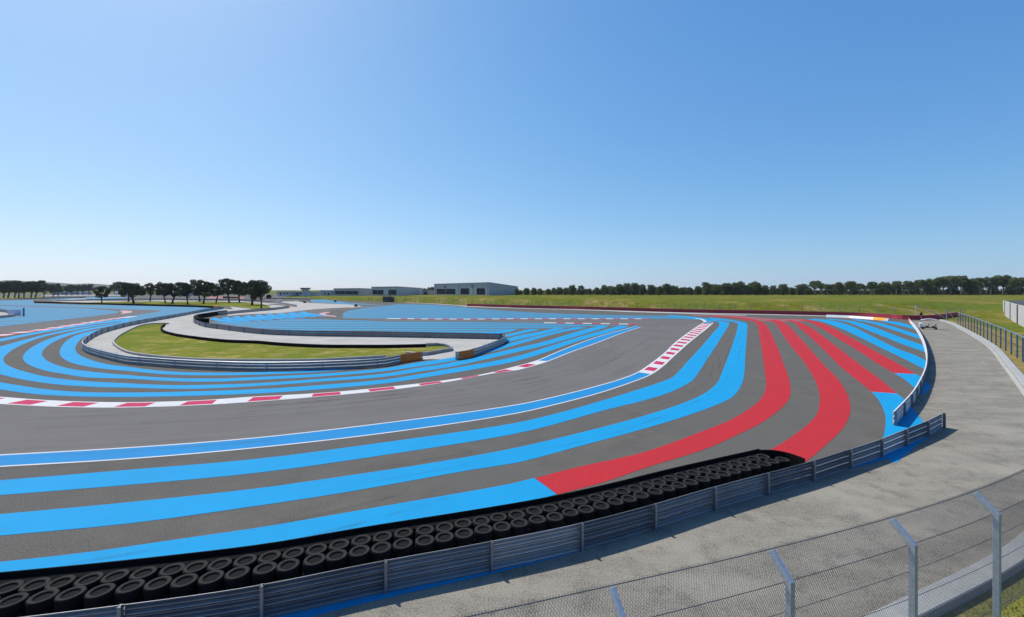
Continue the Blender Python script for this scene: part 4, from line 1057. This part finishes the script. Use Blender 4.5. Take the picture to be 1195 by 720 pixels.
# distant pavilion strips at the left
for i, (x0, x1, y, hh, mm, lab) in enumerate(((60, 96, 343.9, 5, M_render, 'pale long pavilion behind the far left trees'), (134, 146, 344.2, 5.5, M_panelwhite, 'small white marquee in the gap between far left pines'), (182, 196, 344.6, 5.5, M_render, 'pale block behind the left pines of the grass strip'), (203, 222, 344.8, 5, M_render, 'pale stand behind the middle pines of the grass strip'))):
    a, b_ = unp(x0, y), unp(x1, y)
    shed('pavilion', lab, (a.x, a.y), (b_.x, b_.y), (b_.x + 4, b_.y + 14), 0, hh, hh, hh, mm, [(.1, .2, 0, 2.5)], [(.3, .55, 1.4, 3), (.65, .9, 1.4, 3)], cat='building')

# ------------------------------------------------------------------ trees
def leaf_cloud(b, c, rad, count, size, rg, shell=.55):
    for _ in range(count):
        while True:
            d = Vector((rg.uniform(-1, 1), rg.uniform(-1, 1), rg.uniform(-1, 1)))
            if .05 < d.length < 1: break
        d = d.normalized() * (shell + (1 - shell) * rg.random()) if rg.random() < .75 else d
        p = Vector((c[0] + d.x * rad[0], c[1] + d.y * rad[1], c[2] + d.z * rad[2]))
        u = Vector((rg.gauss(0, 1), rg.gauss(0, 1), rg.gauss(0, 1))).normalized()
        w = u.cross(Vector((rg.gauss(0, 1), rg.gauss(0, 1), rg.gauss(0, 1)))).normalized()
        s = size * rg.uniform(.6, 1.3)
        b.add([p - u * s, p + w * s * .55, p + u * s, p - w * s * .55], [(0, 1, 2, 3)])

def make_tree(kind, seed, leafm, barkm):
    """unit tree 10 m tall"""
    rg = random.Random(seed)
    t = thing('tree', 'x', 'tree')
    tb = MB(); cb = MB()
    if kind == 'pine':        # broad crowned pine, trunk bare below, forked limbs
        hb = rg.uniform(2.3, 3.0); lean = Vector((rg.uniform(-.6, .6), rg.uniform(-.6, .6), 0))
        top = Vector((lean.x, lean.y, hb))
        tb.tube([(0, 0, -.3), (lean.x * .3, lean.y * .3, hb * .45), top, top + Vector((lean.x * .4, lean.y * .4, 3.2))], [.36, .30, .26, .12], 8)
        nl = rg.randint(14, 17)
        for i in range(nl):
            a = 6.283 * (i * .382 + rg.uniform(-.1, .1)); z = 3.7 + 5.3 * (i + rg.random()) / nl
            rm = 3.5 * math.sqrt(max(.08, 1 - ((z - 5.6) / 4.4) ** 2)); r = rm * rg.uniform(.5, 1.08)
            c = Vector((lean.x + r * math.cos(a), lean.y + r * math.sin(a), z))
            tb.tube([top + Vector((0, 0, rg.uniform(-.3, 1.5))), top.lerp(c, .5) + Vector((0, 0, .3)), c], [.13, .09, .03], 5)
            leaf_cloud(cb, c, (rg.uniform(.8, 1.55), rg.uniform(.8, 1.55), rg.uniform(.65, 1.1)), 440, .18, rg)
        for i in range(5):
            c = (lean.x + rg.uniform(-1.2, 1.2), lean.y + rg.uniform(-1.2, 1.2), rg.uniform(5, 9.0)); leaf_cloud(cb, c, (1.2, 1.2, .95), 380, .17, rg)
    elif kind == 'umbrella':  # tall pale trunk, domed crown
        hb = rg.uniform(3.8, 4.8); top = Vector((rg.uniform(-.4, .4), rg.uniform(-.4, .4), hb))
        tb.tube([(0, 0, -.3), (top.x * .4, top.y * .4, hb * .5), top, top + Vector((0, 0, 3))], [.30, .25, .2, .1], 7)
        for i in range(17):
            a = 6.283 * i * .382 + rg.uniform(-.2, .2); z = 5.6 + 3.7 * (i + rg.random()) / 17
            rm = 3.6 * math.sqrt(max(.1, 1 - ((z - 6.3) / 3.6) ** 2)); r = rm * rg.uniform(.4, .9)
            c = Vector((r * math.cos(a), r * math.sin(a), z))
            tb.tube([top, top.lerp(c, .55) + Vector((0, 0, -.2)), c], [.13, .09, .03], 5)
            leaf_cloud(cb, c, (rg.uniform(1.0, 1.5), rg.uniform(1.0, 1.5), rg.uniform(.65, .95)), 330, .21, rg)
    else:                     # rounded bushy tree, foliage nearly to the ground
        tb.tube([(0, 0, -.3), (.1, 0, 2), (.1, .1, 6)], [.3, .22, .08], 7)
        for i in range(24):
            a = 6.283 * i * .382; z = .9 + 8.2 * (i + rg.random()) / 24; rm = 3.7 * math.sqrt(max(.05, 1 - ((z - 4.6) / 5.0) ** 2))
            r = rm * rg.uniform(.35, .85); c = Vector((r * math.cos(a), r * math.sin(a), z))
            tb.tube([(.1, 0, min(z, 5) * .7), c], [.08, .02], 4)
            leaf_cloud(cb, c, (rg.uniform(1.1, 1.6), rg.uniform(1.1, 1.6), rg.uniform(.9, 1.2)), 280, .24, rg)
    tb.build('trunk', barkm, t, smooth=True)
    cb.build('crown', leafm, t, fixn=False)
    return t
protos = {}
for i in range(5): protos['pine', i] = make_tree('pine', 11 + i, M_leafdark, M_bark)
for i in range(4): protos['umbrella', i] = make_tree('umbrella', 31 + i, M_leafmid, M_palebark)
for i in range(4): protos['bush', i] = make_tree('bush', 51 + i, M_leafmid, M_bark)
used = set()
def plant(kind, i, x, y, z, h, label, group=None, wide=1.0, name='tree'):
    src = protos[kind, i]
    o = copy_tree(src) if (kind, i) in used else src
    used.add((kind, i))
    o.name = name
    o.location = (x, y, z); s = h / 10; o.scale = (s * wide * rnd.uniform(.88, 1.14), s * wide * rnd.uniform(.88, 1.14), s); o.rotation_euler.z = rnd.uniform(0, 6.28)
    o['label'] = label
    if group: o['group'] = group
    elif 'group' in o: del o['group']
    return o
# pines on the infield strip: (x, base y, top y, width factor)
ordn = ['first', 'second', 'third', 'fourth', 'fifth', 'sixth', 'seventh', 'eighth', 'ninth', 'tenth', 'eleventh', 'twelfth', 'thirteenth', 'fourteenth']
strip_pines = [(119, 354.0, 334.0, 1.05), (150, 351.8, 329, 1.0), (156, 353.9, 330, 1.3), (175, 351.6, 330, 1.2), (193, 353.4, 329.5, 1.0), (201, 354.3, 329.5, 1.2), (219, 355, 329.5, 1.0), (233, 351.6, 326, 1.1), (237.5, 354.4, 328.5, 1.2), (252, 353.4, 330, 1.1), (267.5, 353, 325, 1.0), (279.5, 353.2, 327, 1.0), (294, 356, 326.5, 1.2), (305, 360, 328.2, 1.0)]
for k, (x, yb, yt, wd) in enumerate(strip_pines):
    p = unp(x, yb); h = (yb - yt) * p.y / F * 1.05
    if k == 0: lab = 'lone small dark pine standing apart at the left end of the grass strip'
    elif k == 13: lab = 'largest dark pine at the right tip of the infield grass strip'
    else: lab = ordn[k] + ' dark pine from the left on the infield grass strip'
    plant('pine', k % 5, p.x, p.y, 0, h, lab, 'pines on the infield grass strip', wd, 'pine_tree')
far_left = [(-8, 349, 327), (4, 348.6, 327), (9, 348, 326.5), (17, 348.2, 327.5), (22, 348, 328), (28, 347.5, 329), (36, 347.8, 327), (41, 347.8, 326.2), (51, 347, 331), (62, 346, 330), (68, 346, 332), (77, 345, 333), (84, 344.6, 331.5), (91, 344.3, 332), (97, 344.3, 332), (104, 344.2, 330.5), (134, 344, 331), (140, 344, 328)]
for k, (x, yb, yt) in enumerate(far_left):
    p = unp(x, yb); h = (yb - yt) * p.y / F
    lab = 'dark pine in the row at the left frame edge' if k < 9 else ('distant dark pine in front of the hazy hill' if k < 16 else 'distant tall pine just left of the infield strip pines')
    plant('pine', (k * 2 + 1) % 5, p.x, p.y, 0, h, lab, ['pines at the left frame edge', 'distant pines before the hill', 'distant pines left of the strip'][0 if k < 9 else (1 if k < 16 else 2)], 1.1, 'pine_tree')
# trees between and behind the far buildings
for k, (x, yt) in enumerate(((325, 340), (336, 340.2), (345, 340), (349, 340.3), (362, 339.8), (368, 342), (374, 339.4), (380, 339), (388, 339), (394, 339.5))):
    d = 640 + (k % 3) * 25; plant('bush', k % 4, (x - 597.5) * d / F, d, 2, max(4, 7 + (338 - yt) * d / F), 'small dark round tree among the low buildings on the horizon', 'trees among the horizon buildings', 1.3, 'tree')
for k, (x, yt) in enumerate(((484, 337), (490, 335.8), (496, 336.2), (501, 335), (505, 334.4))):
    d = 520 + (k % 2) * 15; plant('bush', k % 4, (x - 597.5) * d / F, d, PZ, 5.3 + (338 - yt) * d / F, 'dark round tree in the gap between the two larger hangars', 'trees between the hangars', 1.2, 'tree')
# the long treeline
def top_y(x):
    tab = [(600, 336.5), (640, 335.6), (680, 334.5), (720, 333), (760, 331.7), (800, 333.5), (830, 331), (870, 330.5), (895, 331.5), (925, 335), (945, 331), (955, 328.5), (980, 331), (1010, 328.5), (1050, 326.5), (1085, 325), (1110, 323), (1125, 322), (1145, 324), (1170, 320.5), (1195, 321), (1260, 320)]
    for (a, b), (c, d) in zip(tab, tab[1:]):
        if x <= c: return b + (d - b) * (x - a) / (c - a)
    return tab[-1][1]
def row(x0, x1, d0, kinds, step, hk, wide, labs):
    x = x0; k = 0
    while x < x1:
        d = d0 + rnd.uniform(-5, 5)
        h = 5.3 + (338 - top_y(x) - (rnd.uniform(-1.6, 2.4) if rnd.random() < .8 else -2.2)) * d / F
        kd = kinds[k % len(kinds)]
        plant(kd, rnd.randrange(4), (x - 597.5) * d / F, d, PZ, h * hk, labs[0], labs[1], wide * rnd.uniform(.9, 1.15), 'tree')
        x += step * rnd.uniform(.8, 1.2); k += 1
row(603, 934, 430, ['bush'], 9.6, 1.04, 1.16, ('dark green round tree in the long low row behind the bank', 'round trees in the row behind the bank'))
row(607, 940, 456, ['bush'], 8.0, .84, 1.3, ('low dark tree filling the gaps at the back of the long tree row', 'trees at the back of the long tree row'))
row(938, 1240, 432, ['umbrella', 'umbrella', 'umbrella', 'bush'], 12.5, 1.0, 1.0, ('tall broad crowned tree in the higher wood beyond the meadow at right', 'tall trees in the right hand wood'))
row(944, 1240, 456, ['bush', 'umbrella'], 12.0, .80, 1.1, ('dark leafy tree at the back of the right hand wood', 'trees at the back of the right hand wood'))
# hedge filling the foot of the treeline
hb = MB(); rg = random.Random(5)
for i in range(150):
    x = 602 + i * 4.3; d = 452 + rg.uniform(-3, 14); X = (x - 597.5) * d / F
    leaf_cloud(hb, (X, d, PZ + rg.uniform(1, 2.2)), (3.4, 2.5, 2.2 + rg.random()), 130, .5, rg)
    if x > 935: leaf_cloud(hb, (X, d + 14, PZ + rg.uniform(2, 4.5)), (4, 3, 3.2), 170, .55, rg)
o = hb.build('undergrowth', M_leafdark, fixn=False)
tag(o, 'dark undergrowth along the foot of the long treeline', 'undergrowth', kind='stuff')

# ------------------------------------------------------------------ distant hill
hm = MB(); vs = []
NXh = 60
for i in range(NXh):
    xx = -4600 + i * 70
    u = F * xx / 3000 + 597.5
    prof = 0
    if u < 180:
        prof = 62 * max(0, min(1, (150 - u) / 60)) ** .7
        prof += 9 * math.sin(u * .045 + 1.2) + 4 * math.sin(u * .13)
        prof = max(0, prof) * (1 if u < 150 else 0)
    for j, (dy, f_) in enumerate(((-350, 0), (-180, .45), (-60, .85), (0, 1), (120, .9), (500, 0))):
        vs.append((xx, 3000 + dy, (prof + 2 * math.sin(i * 1.7 + j)) * f_ - 2))
hm.add(vs, [(i * 6 + j, i * 6 + j + 1, (i + 1) * 6 + j + 1, (i + 1) * 6 + j) for i in range(NXh - 1) for j in range(5)])
hm.flat('hills', M_hill)

# ------------------------------------------------------------------ near grass blades at the bottom right
gb = MB(); rg = random.Random(9)
wn2 = [p for p in WALL if 4 < p.x < 34]; nn2 = normals(wn2); Lw2 = plen(wn2)[-1]
for i in range(16000):
    p, d = at_arc(wn2, rg.uniform(0, Lw2)) if i % 40 == 0 else (p0_ + Vector((rg.gauss(0, .5), rg.gauss(0, .5))), d)
    if i % 40 == 0:
        n = Vector((-d.y, d.x)); p0_ = p - n * rg.uniform(.9, 5.0); p = p0_
    q, tt = nearest(wn2, p)
    if (q - p).length < .72: continue
    a = rg.uniform(0, 6.28); h = rg.uniform(.05, .15); w = .012
    u = Vector((math.cos(a), math.sin(a))) * w; l = Vector((rg.gauss(0, .05), rg.gauss(0, .05)))
    gb.add([(p.x - u.x, p.y - u.y, 0), (p.x + u.x, p.y + u.y, 0), (p.x + l.x, p.y + l.y, h)], [(0, 1, 2)])
o = gb.build('grass_blades', M_neargrass, fixn=False)
tag(o, 'short green grass behind the low wall in the near corner', 'grass', kind='stuff')

# ------------------------------------------------------------------ air
HAZE = 0.00005
if HAZE:
    hz = MB(); hz.box((0, 2000, 60), (9000, 7000, 150)); o = hz.build('haze', [])
    o.location = (0, 0, 0)
    hmat = bpy.data.materials.new('haze_air'); hmat.use_nodes = True; nt = hmat.node_tree; nt.nodes.clear()
    out = nt.nodes.new('ShaderNodeOutputMaterial'); pv = nt.nodes.new('ShaderNodeVolumePrincipled')
    pv.inputs['Color'].default_value = (.80, .88, 1, 1); pv.inputs['Density'].default_value = HAZE; pv.inputs['Anisotropy'].default_value = .2
    nt.links.new(pv.outputs[0], out.inputs['Volume']); o.data.materials.append(hmat)
    tag(o, kind='stuff')

# ------------------------------------------------------------------ light, sky, camera
SUN_EL = R(52); to_sun = Vector((-.735, .678)).normalized()
w = bpy.data.worlds.new('World'); bpy.context.scene.world = w; w.use_nodes = True
nt = w.node_tree; bg = nt.nodes['Background']; sky = nt.nodes.new('ShaderNodeTexSky')
sky.sky_type = 'NISHITA'; sky.sun_disc = False; sky.sun_elevation = SUN_EL; sky.sun_rotation = math.atan2(to_sun.x, to_sun.y)
sky.altitude = 0; sky.air_density = 1.0; sky.dust_density = 0.85; sky.ozone_density = 3.5
tc = nt.nodes.new('ShaderNodeTexCoord'); sx = nt.nodes.new('ShaderNodeSeparateXYZ'); cx = nt.nodes.new('ShaderNodeCombineXYZ'); vn = nt.nodes.new('ShaderNodeVectorMath'); vn.operation = 'NORMALIZE'
mz = nt.nodes.new('ShaderNodeMath'); mz.operation = 'MAXIMUM'; mz.inputs[1].default_value = 0; ma = nt.nodes.new('ShaderNodeMath'); ma.operation = 'MULTIPLY_ADD'; ma.inputs[1].default_value = .975; ma.inputs[2].default_value = .025
nt.links.new(tc.outputs['Generated'], sx.inputs[0]); nt.links.new(sx.outputs[2], mz.inputs[0]); nt.links.new(mz.outputs[0], ma.inputs[0])
nt.links.new(sx.outputs[0], cx.inputs[0]); nt.links.new(sx.outputs[1], cx.inputs[1]); nt.links.new(ma.outputs[0], cx.inputs[2]); nt.links.new(cx.outputs[0], vn.inputs[0]); nt.links.new(vn.outputs[0], sky.inputs[0])
sep = nt.nodes.new('ShaderNodeSeparateColor'); com = nt.nodes.new('ShaderNodeCombineColor')
nt.links.new(sky.outputs[0], sep.inputs[0])
for k_, (gmm, gain) in enumerate(((1.15, .545), (.82, 1.08), (.54, 2.15))):   # clear deep-blue air: per channel response
    pw_ = nt.nodes.new('ShaderNodeMath'); pw_.operation = 'POWER'; pw_.inputs[1].default_value = gmm
    ml_ = nt.nodes.new('ShaderNodeMath'); ml_.operation = 'MULTIPLY'; ml_.inputs[1].default_value = gain
    nt.links.new(sep.outputs[k_], pw_.inputs[0]); nt.links.new(pw_.outputs[0], ml_.inputs[0]); nt.links.new(ml_.outputs[0], com.inputs[k_])
nt.links.new(com.outputs[0], bg.inputs['Color'])
bg.inputs['Strength'].default_value = .11
sl = bpy.data.lights.new('sun', 'SUN'); sl.energy = 3.9; sl.angle = R(.53); sl.color = (1, .945, .835)
so = bpy.data.objects.new('sun', sl); C.objects.link(so)
d = Vector((-to_sun.x * math.cos(SUN_EL), -to_sun.y * math.cos(SUN_EL), -math.sin(SUN_EL)))
so.rotation_euler = d.to_track_quat('-Z', 'Y').to_euler(); so.location = (0, 0, 80)

cam = bpy.data.cameras.new('camera'); co = bpy.data.objects.new('camera', cam); C.objects.link(co)
co.location = (0, 0, CAMH); co.rotation_euler = (R(90), 0, 0)
cam.sensor_width = 36; cam.lens = 36 * F / 1195; cam.shift_y = -(360 - YH) / 1195
cam.clip_start = .1; cam.clip_end = 20000
sc = bpy.context.scene; sc.camera = co
sc.view_settings.view_transform = 'Standard'; sc.view_settings.look = 'None'; sc.view_settings.exposure = .45; sc.view_settings.gamma = 1
